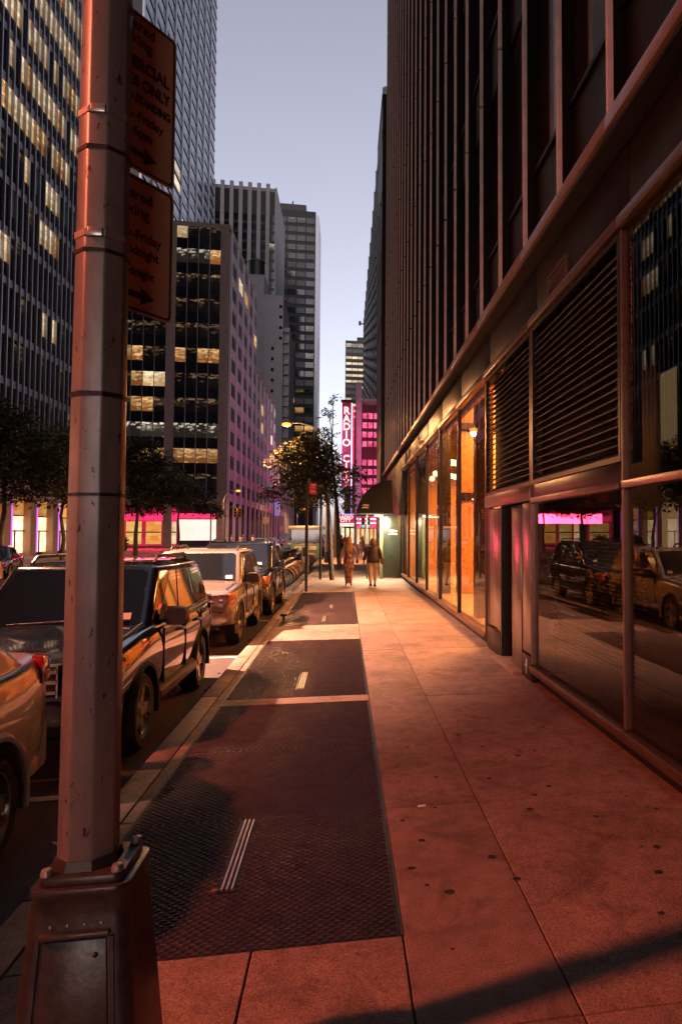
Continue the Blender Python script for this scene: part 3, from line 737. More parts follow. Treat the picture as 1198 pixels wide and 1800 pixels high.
# side: panels between ribs, a dark window in the upper half of each
rib = [107.0+6.25*k for k in range(22)]
for k, y in enumerate(rib):
    top = 46.1 if y < 132.5 else (32.1 if y < 171.5 else 23.7)
    Cc('rib', MB().box(CX-.18, CX+.22, y-.16, y+.16, 0, top), 'crib')
    if k == len(rib)-1: continue
    for f in range(11):
        z = 6.6+FHc*f
        if z+FHc > top+.6: break
        Cc('side_panel', MB().box(CX-.14, CX, y+.2, y+6.05, z+.03, z+FHc-.03), 'cside')
        kk = 'pane_warm' if (k, f) in {(4,8),(6,5),(6,4),(2,9),(9,3),(10,3),(12,2)} else ('pane_lit' if (k,f) in {(9,4),(11,4),(1,9)} else 'pane_dark')
        Cc('side_window', MB().box(CX-.05, CX+.02, y+.6, y+5.5, z+1.2, z+3.2), kk)
M['pink_wall'] = emit('pink_backlit_wall', (1,.03,.10), .55, .3, .5)
# shops under the block: pink signs over bright windows, a big white screen
M['shop_white'] = litpane('white_shop_light', (1,.85,.7), (1,.92,.80), 1.15, .3, .2, .5)
M['shop_yellow'] = litpane('yellow_shop_light', (1,.35,.05), (1,.75,.25), 1.3, .35, .3, .5)
for x0, x1, mat in ((-49,-45,'shop_cream'),(-44.5,-41,'shop_yellow'),(-40.5,-37,'shop_cream'),(-36.4,-33.2,'shop_yellow'),(-32.6,-30.6,'shop_cream'),(-30.2,-28.2,'shop_yellow'),(-27.6,-25.6,'shop_orange'),(-25,-23.6,'shop_cream')):
    g = Cc('shop_window', MB().box(x0, x1, CY+.4, CY+.5, .4, 3.6), mat)
    MB().box(x0, x1, CY+.3, CY+.39, 2.0, 2.16).build('frame', M['iron'], g)
    Cc('neon_sign', MB().box(x0-.2, x1+.2, CY+.2, CY+.45, 3.75, 4.7), 'neon_pink')
Cc('backlit_wall', MB().box(-49.5, -23.4, CY+.52, CY+.6, .1, 5.6), 'pink_wall')
Cc('shop_screen', MB().box(-23.2, -18.2, CY+.35, CY+.45, .9, 3.9), 'shop_white'); Cc('neon_sign', MB().box(-23.2, -18.2, CY+.2, CY+.45, 4.05, 4.75), 'neon_pink')
area('pink_sign_glow', (-29, CY-.3, 4.2), 12, 3200, (1,.03,.08), (R(-90), 0, 0), sy=1.5, parent=oc)

# limestone tower with tall vertical strips
od = thing('striped_limestone_tower', 'pale limestone tower with tall dark window strips between stone piers', 'building', (-42,315,0), world=True)
def D(name, mb, mat, **k): return mb.build(name, M[mat], od, **k)
D('wall', MB().box(-56, -29.3, 301, 340, 0, 146.5), 'stone')
wd = {k: MB().box(0, 2.1, 300.75, 300.95, 0, 2.9).mesh('window', M[k]) for k in ('pane_dark','pane_lit','pane_cool')}
xs = [-54.6+3.62*k for k in range(8)]
litd = {(4,20),(5,20),(3,20),(4,21),(5,21),(6,21),(4,22),(6,16),(3,22),(6,19),(2,18),(5,23)}
for i, x in enumerate(xs[:-1]):
    D('pier', MB().box(x-.75, x+.75, 300, 301, 0, 148), 'stone')
    D('window_strip', MB().box(x+.76, x+2.86, 300.8, 301, 55, 145), 'dark')
    for f in range(12, 32):
        z = 56+4.0*(f-12) + 8
        k = 'pane_lit' if (i+1, f) in litd else ('pane_cool' if rnd.random() < .10 and f < 27 else 'pane_dark')
        if f < 30: link('window', wd[k], od, (x+.76, 0, z))
D('pier', MB().box(xs[-1]-.75, -29.3, 300, 301, 0, 146.5), 'stone')
# pale brick block with a water tank
oe = thing('pale_brick_block', 'blank pale brick tower block with one column of tiny windows', 'building', (-26,262,0), world=True)
def E(name, mb, mat, **k): return mb.build(name, M[mat], oe, **k)
E('wall', MB().box(-34, -28.3, 250.5, 275, 0, 91), 'brickw'); E('wall', MB().box(-28.29, -21.8, 250, 275, 0, 84), 'brickw'); E('wall', MB().box(-21.79, -19.8, 252.5, 275, 0, 74), 'brickw')
sw = MB().box(-.42, .42, 249.9, 249.99, 0, 1.1).mesh('window', M['pane_dark'])
for k in range(22): link('window', sw, oe, ((-25.2 if k > 3 else -22.6), 0, 80-3.7*k))
for k in range(16):
    E('balcony', MB().box(-21.78, -19.9, 251.3, 252.4, 72-3.7*k, 72.9-3.7*k), 'brickw')
E('coping', MB().box(-34.1, -28.2, 250.4, 275, 91.01, 91.5), 'stone'); E('coping', MB().box(-28.19, -21.7, 249.9, 275, 84.01, 84.5), 'stone')
wt = thing('water_tank', 'dark round rooftop water tank on the pale brick block', 'water tank', (-31, 253, 91.6), world=True)
MB().lathe([(2.9,91.6),(2.9,97.0)], 20, (-31.3,254,0), cap=True).build('tank', M['dark'], wt, smooth=40); MB().lathe([(3.0,97.02),(.1,98.6)], 20, (-31.3,254,0), cap=True).build('roof', M['black'], wt)
# black glass tower
of = thing('black_glass_tower', 'black glass tower with faint window grid and a pale strip down its edge', 'building', (-24,395,0), world=True)
def F_(name, mb, mat, **k): return mb.build(name, M[mat], of, **k)
F_('wall', MB().box(-36.5, -16.9, 380.5, 410, 0, 174), 'black'); F_('roof_plant', MB().box(-36, -22, 382, 405, 174.01, 178), 'dark'); F_('antenna', MB().box(-29.5,-28.8,384,384.6,178,180.5), 'iron')
fw = {k: MB().box(0, 4.3, 380.2, 380.45, 0, 2.9).mesh('window', M[k]) for k in ('pane_dim','pane_warm','pane_dark')}
M['pane_grey'] = mk('grey_blind_pane', (.03,.03,.034), .3, 0, var=.4, scale=.25)
fw['pane_grey'] = MB().box(0, 4.3, 380.2, 380.45, 0, 2.9).mesh('window', M['pane_grey'])
for i in range(4):
    for f in range(26):
        k = 'pane_grey' if rnd.random() < .55 else 'pane_dark'
        if rnd.random() < .06: k = 'pane_dim'
        if (i, f) in {(2,2),(0,14),(2,4),(3,2),(1,5)}: k = 'pane_warm'
        link('window', fw[k], of, (-36.2+4.85*i, 0, 46+4.85*f))
F_('edge_strip', MB().box(-16.89, -15.2, 380.3, 410, 0, 172), 'alu')
# far small tower and the long tower on the right
og = thing('far_banded_tower', 'small far-off tower with bright horizontal bands of lit windows', 'building', (6,515,0), world=True)
MB().box(-1, 14, 500.6, 530, 0, 138).build('wall', M['dark'], og); MB().box(7, 13.9, 502, 528, 138.01, 141).build('roof_plant', M['dark'], og)
for f in range(18):
    for i in range(3):
        k = 'pane_lit' if f not in (0,1,4,9,16,17) and rnd.random() < .8 else ('pane_cool' if f in (17,) else 'pane_grey')
        MB().box(-.6+4.2*i, 3.3+4.2*i, 500.2, 500.55, 62+4.2*f, 62+4.2*f+(1.6 if k == 'pane_lit' else 2.4)).build('window_band', M[k], og)
oh = thing('long_brown_tower', 'long dark brown tower whose roofline runs away above the theatre', 'building', (28,300,0), world=True)
M['brown'] = mk('brown_grid_stone', (.10,.078,.07), .7, var=.25, scale=.12)
MB().box(10, 46, 200, 424, 0, 131).build('wall', M['brown'], oh)
for k in range(26): MB().box(9.7, 9.99, 200.2, 423.8, 26+4.05*k, 26+4.05*k+1.3).build('floor_band', M['dark'], oh)
for k in range(15): MB().box(9.55, 9.99, 200.5+15.9*k, 201.3+15.9*k, 0, 131).build('pier', M['brown'], oh)
MB().path([(9.8,423.5,127.5),(7.6,423.5,127.5)], .35, 6).box(6.8,8.2,422.9,424.1,126.6,129).build('roof_beacon', M['iron'], oh)

# ------------------------------------------------------------------ theatre with the neon blade sign
ot = thing('theatre', 'theatre front washed in pink light beneath a tall neon blade sign', 'building', (12,112,0), world=True)
def T(name, mb, mat, **k): return mb.build(name, M[mat] if isinstance(mat, str) else mat, ot, **k)
TY = 108.0
T('wall', MB().box(1.45, 34, TY+.5, 200, 0, 22.0), mk('theatre_stone', (.32,.20,.19), .7, var=.15, scale=.6))
T('pilaster', MB().box(1.4, 2.3, TY+.05, TY+2, 4.8, 24.9), 'stone'); T('parapet', MB().box(2.31, 34, TY+.4, 200, 22.01, 22.5), 'stone')
M['neon_win'] = litpane('pink_lit_window', (.45,.0,.04), (1,.16,.34), 1.5, 2.2, 1.2, .8)
M['neon_red'] = emit('red_neon_field', (.6,.0,.04), .09, .4, .4)  # pink-red wash on the theatre wall put in as a faint glow
nw = MB().box(0, .66, TY+.3, TY+.42, 0, .86).mesh('theatre_window', M['neon_win'])
for f in range(9):
    if f == 4: continue
    z = 20.0-1.43*f
    for i in range(4):
        if f > 5 and i == 3: continue
        link('theatre_window', nw, ot, (2.42+.86*i if i < 3 else 5.05, 0, z-.6))
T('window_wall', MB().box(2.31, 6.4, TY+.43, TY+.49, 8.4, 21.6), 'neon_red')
# blade sign
bs = thing('theatre_blade_sign', 'tall vertical red neon sign reading RADIO CITY edged with white tubes', 'sign', (.05,107.4,5), world=True)
sgw = mk('sign_box_red', (.22,.012,.03), .45)
MB().box(-.72, .80, 107.2, 107.8, 9.0, 21.6).build('sign_box', sgw, bs); MB().box(-.8, .9, 107.1, 107.9, 21.61, 22.0).build('sign_cap', M['iron'], bs)
MB().box(-.64, .72, 107.15, 107.19, 9.2, 21.4).build('neon_field', emit('crimson_neon_field', (.8,.0,.06), .20, .3, 1), bs)
M['neon_white'] = emit('white_neon', (.80,.72,1), 2.6)
M['neon_blue'] = emit('blue_neon', (.38,.32,1), 1.8)
M['neon_letter'] = emit('letter_neon', (1,.42,.36), 3.0)
for x in (-.80, .74):
    MB().box(x, x+.13, 107.05, 107.2, 9.0, 21.5).build('neon_tube', M['neon_white'], bs)
    MB().box(x+.02, x+.12, 107.05, 107.2, 4.8, 8.98).build('neon_tube', M['neon_blue'], bs)
MB().box(.95, 1.12, 107.3, 107.5, 12, 21).build('neon_tube', M['neon_pink'], bs)
for i, ch in enumerate('RADIO CITY'):
    if ch == ' ': continue
    me = text_mesh(ch, 1.5, .05, M['neon_letter'], bold=.035)
    link('letter', me, bs, (.04, 107.08, 20.3-1.21*i), (R(90),0,0))
# marquee
mq = thing('theatre_marquee', 'lit theatre marquee with red letters above the avenue entrance', 'marquee', (1,106,4), world=True)
MB().box(-1.5, 1.5, 106.3, 107.0, 2.9, 4.75).build('marquee_box', sgw, mq)
MB().box(-1.4, 1.4, 106.26, 106.29, 3.5, 4.6).build('neon_field', emit('marquee_red', (.7,0,.09), .8, .3, 1), mq)
MB().box(-1.4, 1.4, 106.24, 106.28, 2.95, 3.45).build('letter_board', M['shop_white'], mq)
MB().box(-1.55, 1.55, 106.2, 106.3, 4.66, 4.8).build('neon_tube', M['neon_blue'], mq)
for txt, z, s in (('RADIO',4.3,.62),('CITY',3.82,.62)): link('letters', text_mesh(txt, s, .02, M['neon_letter'], sx=1.15, bold=.012), mq, (0,106.24,z), (R(90),0,0))
link('letters', text_mesh('MUSIC HALL', .42, .02, M['red'], sx=1.05), mq, (0,106.22,3.2), (R(90),0,0))
for i in range(3):
    MB().box(1.6, 6.2, 106.9-.1*i, 107.0-.1*i, 4.62-.62*i, 4.75-.62*i).build('neon_tube', M[('neon_blue','neon_white','neon_white')[i]], mq)
MB().box(1.6, 6.2, 107.05, 107.3, 2.7, 4.7).build('side_panel', M['neon_win'], mq)
for i in range(7): MB().box(1.7+.65*i, 2.1+.65*i, 107.6, 107.8, .3, 2.6).build('door_light', M['shop_yellow' if i % 2 else 'shop_cream'], mq)
for i in range(4): MB().box(-1.3+.7*i, -.85+.7*i, 108.2, 108.4, .3, 2.7).build('door_light', M['shop_cream' if i % 2 else 'shop_yellow'], mq)
ql_ = (Vector((-1.0,104.5,14))-Vector((-17,139,16))).to_track_quat('Z','Y').to_euler()
area('neon_light', (-1.0,104.5,14), 3, 1500, (1,.12,.42), ql_, sy=12, parent=bs)
area('neon_light', (.0,104.6,7), 3, 90, (1,.2,.5), (R(60), 0, 0), sy=4, parent=mq)

T('side_marquee', MB().box(-.6, 1.44, 150, 186, 4.2, 5.2), sgw); T('neon_tube', MB().box(-.72, -.61, 150, 186, 4.5, 4.9), 'neon_pink'); T('neon_tube', MB().box(-.70, -.61, 150, 186, 5.0, 5.12), 'neon_white')
area('marquee_light', (.8,168,9), 26, 5200, (1,.13,.45), (0, R(80), 0), sy=3, parent=ot)
# ------------------------------------------------------------------ the lamp post in front, with its parking signs
PX, PY = -.80, 2.50
def octa(z, w, cx=PX, cy_=PY, rot=0):
    r = w/2/math.cos(math.pi/8)
    return [(cx+r*math.cos(math.pi/8+k*math.pi/4+rot), cy_+r*math.sin(math.pi/8+k*math.pi/4+rot), z) for k in range(8)]
lp_ = thing('lamp_post', 'scuffed grey octagonal lamp post on a cast base, close to the camera', 'lamp post', (PX,PY,0), world=True)
sh = MB().rings([octa(.86,.166), octa(3.0,.146), octa(9.0,.10)]).build('shaft', M['post'], lp_, bevel=.007)
def sq(z, w, r):
    pts = []
    for cxs, cys, a0 in ((1,1,0),(-1,1,90),(-1,-1,180),(1,-1,270)):
        for k in range(5):
            a = R(a0+22.5*k); pts.append((PX+.015+cxs*(w/2-r)+r*math.cos(a), PY+cys*(w/2-r)+r*math.sin(a), z))
    return pts
bx = MB().rings([sq(0,.46,.05), sq(.06,.45,.05), sq(.10,.385,.045), sq(.72,.285,.04), sq(.775,.275,.04), sq(.79,.285,.045), sq(.81,.285,.045)]).build('base_box', M['cast'], lp_, bevel=.004, smooth=35)
MB().rings([sq(.8105,.245,.03), sq(.838,.24,.03)]).build('flange', M['cast'], lp_, bevel=.004)
MB().rings([octa(.8385,.19), octa(.866,.174)]).build('collar', M['cast'], lp_)
for i in (-1, 1):
    for j in (-1, 1):
        MB().lathe([(.0,.862),(.014,.858),(.018,.848),(.018,.8385)], 10, (PX+.015+.10*i, PY+.10*j, 0)).build('bolt', M['galv'], lp_, smooth=50)
def onbase(x, z, off=0):       # point on the sloped street-facing (-y) side of the base
    w = .385+(.285-.385)*(z-.10)/.62
    return (PX+.015+x, PY-w/2-off, z)
dr = MB().prism([onbase(-.115,.18,-.004), onbase(.115,.18,-.004), onbase(.088,.665,-.004), onbase(-.088,.665,-.004)], (0,-.010,0)).build('hatch_door', M['cast'], lp_, bevel=.004)
MB().prism([onbase(-.098,.672,-.003), onbase(.098,.672,-.003), onbase(.097,.690,-.003), onbase(-.097,.690,-.003)], (0,-.022,0)).build('door_hood', M['cast'], lp_, bevel=.004)
for s in (-1, 1): MB().prism([onbase(s*.121,.15,-.003), onbase(s*.134,.15,-.003), onbase(s*.108,.67,-.003), onbase(s*.096,.67,-.003)], (0,-.011,0)).build('door_frame', M['cast'], lp_)
for k in range(4): MB().sphere(onbase(-.07+.047*k,.705,.001), .005, 6, 5).build('screw', M['galv'], lp_)
MB().sphere(onbase(.06,.62,.008), .008, 8, 5).build('door_lock', M['iron'], dr)
MB().sphere(onbase(.06,.24,.008), .01, 8, 5).build('screw', M['galv'], lp_); MB().sphere(onbase(-.09,.22,.008), .01, 8, 5).build('screw', M['galv'], lp_)
MB().prism([onbase(-.113,.335,.004), onbase(.113,.335,.004), onbase(.111,.365,.004), onbase(-.111,.365,.004)], (0,-.004,0)).build('door_seam', M['iron'], dr)
def wpost(z): return .166-(z-.86)*.0094
for z, h, mat in ((3.66,.018,'galv'),(3.25,.02,'galv'),(3.13,.014,'iron'),(2.84,.022,'galv'),(2.79,.012,'iron'),(2.32,.016,'iron'),(2.0,.01,'iron')):
    st = MB().rings([octa(z,wpost(z)+.006), octa(z+h,wpost(z)+.006)]).build('strap', M[mat], lp_)
    if mat == 'galv':
        MB().box(PX-.02,PX+.025,PY-wpost(z)/2-.014,PY-wpost(z)/2-.002,z-.004,z+h+.004).build('buckle', M['rail'], st, bevel=.003)
MB().path([(PX,PY,9.0),(PX-.4,PY,9.5),(PX-1.6,PY,9.75),(PX-2.7,PY,9.7)], [.05,.045,.04,.035], 10).build('arm', M['galv'], lp_, smooth=50)
MB().path([(PX-2.65,PY,9.69),(PX-2.85,PY,9.69),(PX-3.3,PY,9.66)], [.05,.13,.07], 10).build('lamp_head', M['galv'], lp_, smooth=50)
# two signs strapped to it, seen half behind the shaft
a35 = R(35); SD = Vector((math.sin(a35), math.cos(a35), 0)); SN = Vector((math.cos(a35), -math.sin(a35), 0))
SC0 = Vector((-.81,2.56,0)) - SN*.095
def sign_panel(name, label, z0, z1, lines, arrow_z):
    t = thing(name, label, 'sign', tuple(SC0 + SD*.165 + Vector((0,0,(z0+z1)/2))), group='parking signs strapped to the lamp post')
    rot = (R(90), 0, math.atan2(SD.y, SD.x)); h = (z1-z0)/2
    def rr(w, hh, r):
        p = []
        for sx, sy, a0 in ((1,1,0),(-1,1,90),(-1,-1,180),(1,-1,270)):
            for k in range(5): a = R(a0+22.5*k); p.append((sx*(w-r)+r*math.cos(a), sy*(hh-r)+r*math.sin(a)))
        return p
    pl = link('panel', MB().prism([(x,y,-.002) for x,y in rr(.2,h,.02)], (0,0,.004)).mesh('panel', M['signface']), t, (0,0,0), rot)
    o_, i_ = rr(.192,h-.008,.018), rr(.184,h-.016,.014); n = len(o_)
    fr_ = MB().add([(x,y,.0035) for x,y in o_]+[(x,y,.0035) for x,y in i_], [(k,(k+1)%n,n+(k+1)%n,n+k) for k in range(n)])
    link('border', fr_.mesh('border', M['signtext']), pl)
    for txt, yy, s, sx in lines:
        link('lettering', text_mesh(txt, s, .0004, M['signtext'], sx=sx, bold=.0022 if s > .0595 or txt.isupper() else .0009), pl, (0,yy,.0036))
    ar = MB().prism([(-.10,-.012,0),(.055,-.012,0),(.055,-.032,0),(.115,0,0),(.055,.032,0),(.055,.012,0),(-.10,.012,0)], (0,0,.001))
    link('arrow', ar.mesh('arrow', M['signtext']), pl, (0.0,arrow_z,.0036))
    for zz in (h*.55, -h*.55): link('bracket', MB().box(-.17,-.02,zz-.012,zz+.012,-.03,-.003).mesh('bracket', M['galv']), pl)
    return t
sign_panel('parking_sign', 'upper orange-lit parking sign reading COMMERCIAL VEHICLES ONLY with arrow', 3.235, 3.84,
           [('Metered',.25,.056,1),('Parking',.195,.058,1),('COMMERCIAL',.105,.062,.84),('VEHICLES ONLY',.035,.06,.78),('OTHERS NO STANDING',-.03,.043,.74),('Monday-Friday',-.095,.05,.95),('7am-6pm',-.155,.05,1)], -.235)
sign_panel('parking_sign', 'lower orange-lit parking sign with smaller metered hours and arrow, below the other', 2.70, 3.215,
           [('Metered',.185,.058,1),('Parking',.125,.058,1),('Monday-Friday',.035,.05,.95),('6pm-Midnight',-.025,.05,.95),('Sat-Midnight',-.105,.045,1)], -.19)

# ------------------------------------------------------------------ street lamps
def street_lamp(x, y, hx, hz, label, power, col, r=.16, size=.3, spread=None, spill=0):
    t = thing('street_lamp', label, 'street lamp', (x,y,0), group='sodium street lamps', world=True)
    MB().rings([octa(-.02,.2,x,y), octa(hz-1.4,.12,x,y)]).build('pole', M['galv'], t, smooth=30)
    MB().rings([octa(-.02,.34,x,y), octa(.7,.28,x,y)]).build('base', M['cast'], t)
    s = 1 if hx > x else -1
    L = abs(hx-x)
    MB().path([(x,y,hz-1.45),(x+s*.12*L,y,hz-.75),(x+s*.38*L,y,hz-.12),(x+s*.7*L,y,hz+.08),(hx-s*.3,y,hz+.06)], [.055,.05,.045,.04,.035], 8).build('arm', M['galv'], t, smooth=60)
    h = MB().path([(hx-s*.32,y,hz+.06),(hx-s*.15,y,hz+.07),(hx+s*.2,y,hz+.05),(hx+s*.36,y,hz+.03)], [.05,.13,.13,.05], 10).build('lamp_head', M['galv'], t, smooth=60)
    MB().sphere((hx+s*.05,y,hz-.05), r, 12, 8, (1.2,.9,.55)).build('lens', M['lamp_sodium'], t, smooth=80)
    d = bpy.data.lights.new('lamp_light', 'AREA'); d.shape = 'DISK'; d.size = size; d.energy = power*KE; d.color = col
    if spread: d.spread = R(spread)
    if spill:
        d2 = bpy.data.lights.new('lamp_spill', 'POINT'); d2.energy = spill*KE; d2.color = col; d2.shadow_soft_size = .2
        o2 = bpy.data.objects.new('lamp_spill', d2); COL.objects.link(o2); o2.location = (hx+s*.05,y,hz-.16-r*.55); adopt(o2, t)
    o = bpy.data.objects.new('lamp_light', d); COL.objects.link(o); o.location = (hx+s*.05,y,hz-.10-r*.55); adopt(o, t)
    return t
street_lamp(-16.4, .25, -9.2, 8.6, 'sodium street lamp across the road beside the camera', 3000, (1,.18,.09), size=.55)
street_lamp(-16.4, 15.5, -8.1, 9.0, 'sodium street lamp across the road level with the second car', 15500, (1,.45,.28), spread=110)
street_lamp(-1.2, 47, -3.75, 9.0, 'street lamp glowing orange among the leaves with curved arm', 7500, (1,.42,.15), .26, spill=900)
street_lamp(-15.6, 96, -13.8, 7.5, 'orange street lamp before the corner pier of the office block', 1500, (1,.42,.16), .26)
street_lamp(-13.4, 150, -10.7, 9.3, 'orange street lamp far along the ribbed side, above the banner', 1500, (1,.42,.16), .34)
street_lamp(-13.4, 205, -11.2, 9.0, 'farthest bright street lamp, low between tree leaves and ribbed block', 2500, (1,.5,.2), .6)
street_lamp(3.4, 120, 2.0, 9.9, 'small orange lamp in front of the theatre pilaster', 1000, (1,.42,.16), .3)

# ------------------------------------------------------------------ shop entrance box with quarter-round awning
M['green_dark'] = mk('dark_green_paint', (.012,.02,.014), .3, var=.2)
M['green_mid'] = mk('green_pilaster', (.10,.14,.055), .4, var=.1)
M['awn'] = mk('black_canvas', (.008,.008,.008), .8)
ve = thing('shop_entrance', 'dark green shop entrance box with pale emblem standing out from the tower', 'entrance', (1.9,30,0), world=True)
MB().box(1.53, 2.33, 29.62, 31.1, 0, 2.64).build('box', M['green_dark'], ve, bevel=.01)
MB().box(1.40, 1.53, 29.60, 29.75, 0, 2.64).build('pilaster', M['green_mid'], ve, bevel=.008)
MB().box(1.6, 2.25, 29.58, 29.62, .1, 2.5).build('door_panel', M['green_dark'], ve, bevel=.006)
MB().box(1.56, 2.33, 29.5, 29.7, -.01, .04).build('threshold', M['kerb'], ve)
def emblem(parent, cx, y, cz, s):
    pts = [(-.9,.05),(-.55,.38),(-.1,.5),(.25,.32),(.05,.22),(.55,.42),(.95,.25),(.8,-.02),(.45,.12),(.1,-.02),(-.3,.2),(-.6,.12)]
    MB().prism([(cx+s*a, y, cz+s*b) for a, b in pts], (0,-.006,0)).build('emblem', M['white'], parent)
    MB().prism([(cx+s*a, y, cz+s*b) for a, b in [(-.85,-.3),(-.5,-.2),(.5,-.2),(.85,-.3),(.85,-.62),(.5,-.55),(-.5,-.55),(-.85,-.62)]], (0,-.006,0)).build('emblem_bar', M['white'], parent)
emblem(ve, 1.93, 29.575, 1.95, .2)
aw = thing('awning', 'black quarter-round shop awning with a faint emblem on its end', 'awning', (1.3,31,2.65), world=True)
prof = [(1.96,2.68),(.50,2.68),(.49,2.78)]+[(1.96-1.45*math.cos(R(a)), 2.80+1.30*math.sin(R(a))) for a in range(5,91,9)]
MB().prism([(x,29.5,z) for x,z in prof], (0,3.6,0)).build('canopy', M['awn'], aw, smooth=30)
MB().prism([(.46,29.46,2.66),(2.0,29.46,2.66),(2.0,29.46,2.72),(.46,29.46,2.72)], (0,.03,0)).build('valance', M['awn'], aw)
for k in range(4): MB().path([(x,29.485+1.2*k,z) for x,z in prof[2:]], .012, 5).build('rib', M['awn'], aw)
MB().box(.86,.90,29.7,29.74,0,2.68).build('support_pole', M['iron'], aw)
emblem(aw, .80, 29.49, 3.02, .16)
MB().box(1.18, 1.52, 29.44, 29.58, 2.585, 2.645).build('strip_lamp', emit('strip_lamp', (1,.85,.6), 5), aw)
area('awning_light', (1.2, 28.9, 2.6), .9, 620, (1,.68,.45), (R(14),0,0), sy=.4, parent=aw)
area('awning_light', (1.2, 30.9, 2.6), 1.0, 60, (1,.72,.42), sy=1.6, parent=aw)
# poles, signals and signs
def pole_thing(name, label, cat, x, y, h, r=.035, mat='iron', group=None):
    t = thing(name, label, cat, (x,y,0), group=group, world=True)
    MB().path([(x,y,-.01),(x,y,h)], r, 8).build('pole', M[mat], t, smooth=60); return t
rs = pole_thing('red_flag_sign', 'thin black pole with a small red sign flag near its top', 'sign', -1.24, 23.6, 3.56, .05)
pn_ = MB().box(-1.17,-.93,23.58,23.60,3.17,3.53).build('panel', M['red'], rs, bevel=.004)
for x0, x1, z0, z1 in ((-1.13,-.98,3.45,3.475),(-1.09,-1.02,3.37,3.395),(-1.13,-.98,3.245,3.275)): MB().box(x0,x1,23.574,23.579,z0,z1).build('lettering_line', M['white'], pn_)
ps = pole_thing('parking_sign_pole', 'plain dark sign pole rising into the street tree leaves', 'pole', -1.0, 29.9, 3.5, .055)
MB().box(-1.02,-.98,29.7,29.85,2.7,3.4).build('panel', M['dark'], ps)
bol = thing('kerb_bollard', 'small dark mushroom cap standing at the kerb beside the far hatch', 'bollard', (-1.30,15.96,0))
MB().lathe([(.0,.14),(.06,.135),(.085,.11),(.085,.09),(.03,.07),(.03,0)], 12).build('cap', M['iron'], bol, smooth=40)
def signal(x, y, armx, hz, label, glow, s=1.0):
    t = thing('traffic_signal', label, 'traffic light', (x,y,0), group='traffic lights at the avenue crossing', world=True)
    MB().path([(x,y,-.02),(x,y,hz+.5)], .09, 8).build('pole', M['galv'], t, smooth=60)
    MB().path([(x,y,hz-.4),(armx,y,hz+.25)], .05, 6).build('arm', M['galv'], t); MB().path([(x,y,hz+.4),(armx,y,hz+.27)], .03, 6).build('brace', M['galv'], t)
    ym = mk('signal_yellow', (.65,.36,.03), .45) if 'sy' not in M else M['sy']; M['sy'] = ym
    for q, ax in enumerate((armx, armx+.55*(1 if armx > x else -1))):
        hb = MB().box(ax-.19,ax+.19,y-.2,y+.2,hz-1.15,hz+.1).build('housing', ym, t, bevel=.03)
        for k, c in enumerate(('r','y','g')):
            m_ = glow if (k == 2 and glow) else M['black']
            MB().lathe([(.0,y-.22),(.13,y-.22),(.13,y-.2)], 12, (ax,0,hz-.15-.38*k), 'y').build('lamp', m_, hb)
            MB().box(ax-.15,ax+.15,y-.36,y-.21,hz-.03-.38*k,hz-.005-.38*k).build('visor', ym, hb)
    return t
M['green_glow'] = emit('green_signal', (.05,.9,.45), 2.2)
signal(-16.9, 95, -13.9, 5.1, 'yellow traffic light hung on a mast arm before the lit office block', None)
signal(1.0, 78.6, 1.9, 3.6, 'traffic light on a white pole showing green beside the theatre', M['green_glow'])
bn = thing('street_banner', 'lilac banner hung on a pole along the ribbed office block', 'banner', (-13.5,140,0), world=True)
MB().path([(-13.5,140,0),(-13.5,140,9)], .12, 8).build('pole', M['galv'], bn); MB().box(-13.35,-12.5,139.95,140.05,5.3,8.3).build('cloth', emit('lilac_banner', (.42,.28,.75), .55), bn)
for k, (x, y, h, lab) in enumerate(((-11.9,112,4.4,'pale blank sign board on a post in front of the ribbed arcade'),(-10.6,125,3.2,'small pale sign on a short post farther along the arcade'))):
    t = pole_thing('sign_board', lab, 'sign', x, y, h-.9, .05, 'galv'); MB().box(x-.45,x+.45,y-.06,y-.03,h-.95,h).build('board', M['signface'], t)
kio = thing('street_kiosk', 'green glazed street kiosk with pale roof standing beyond the docked bicycles', 'kiosk', (-2.9,58,0), world=True)
M['kio'] = mk('kiosk_green', (.04,.11,.09), .4)
MB().box(-4.2,-1.9,57,60.5,-.13,1.1).build('base', M['kio'], kio, bevel=.03); MB().box(-4.15,-1.95,57.05,60.45,1.11,2.2).build('glazing', M['pane_dark'], kio); MB().box(-4.4,-1.7,56.8,60.7,2.21,2.5).build('roof', M['galv'], kio, bevel=.05)
MB().box(-3.9,-2.2,56.93,56.98,.6,.9).build('sign_strip', M['galv'], kio)

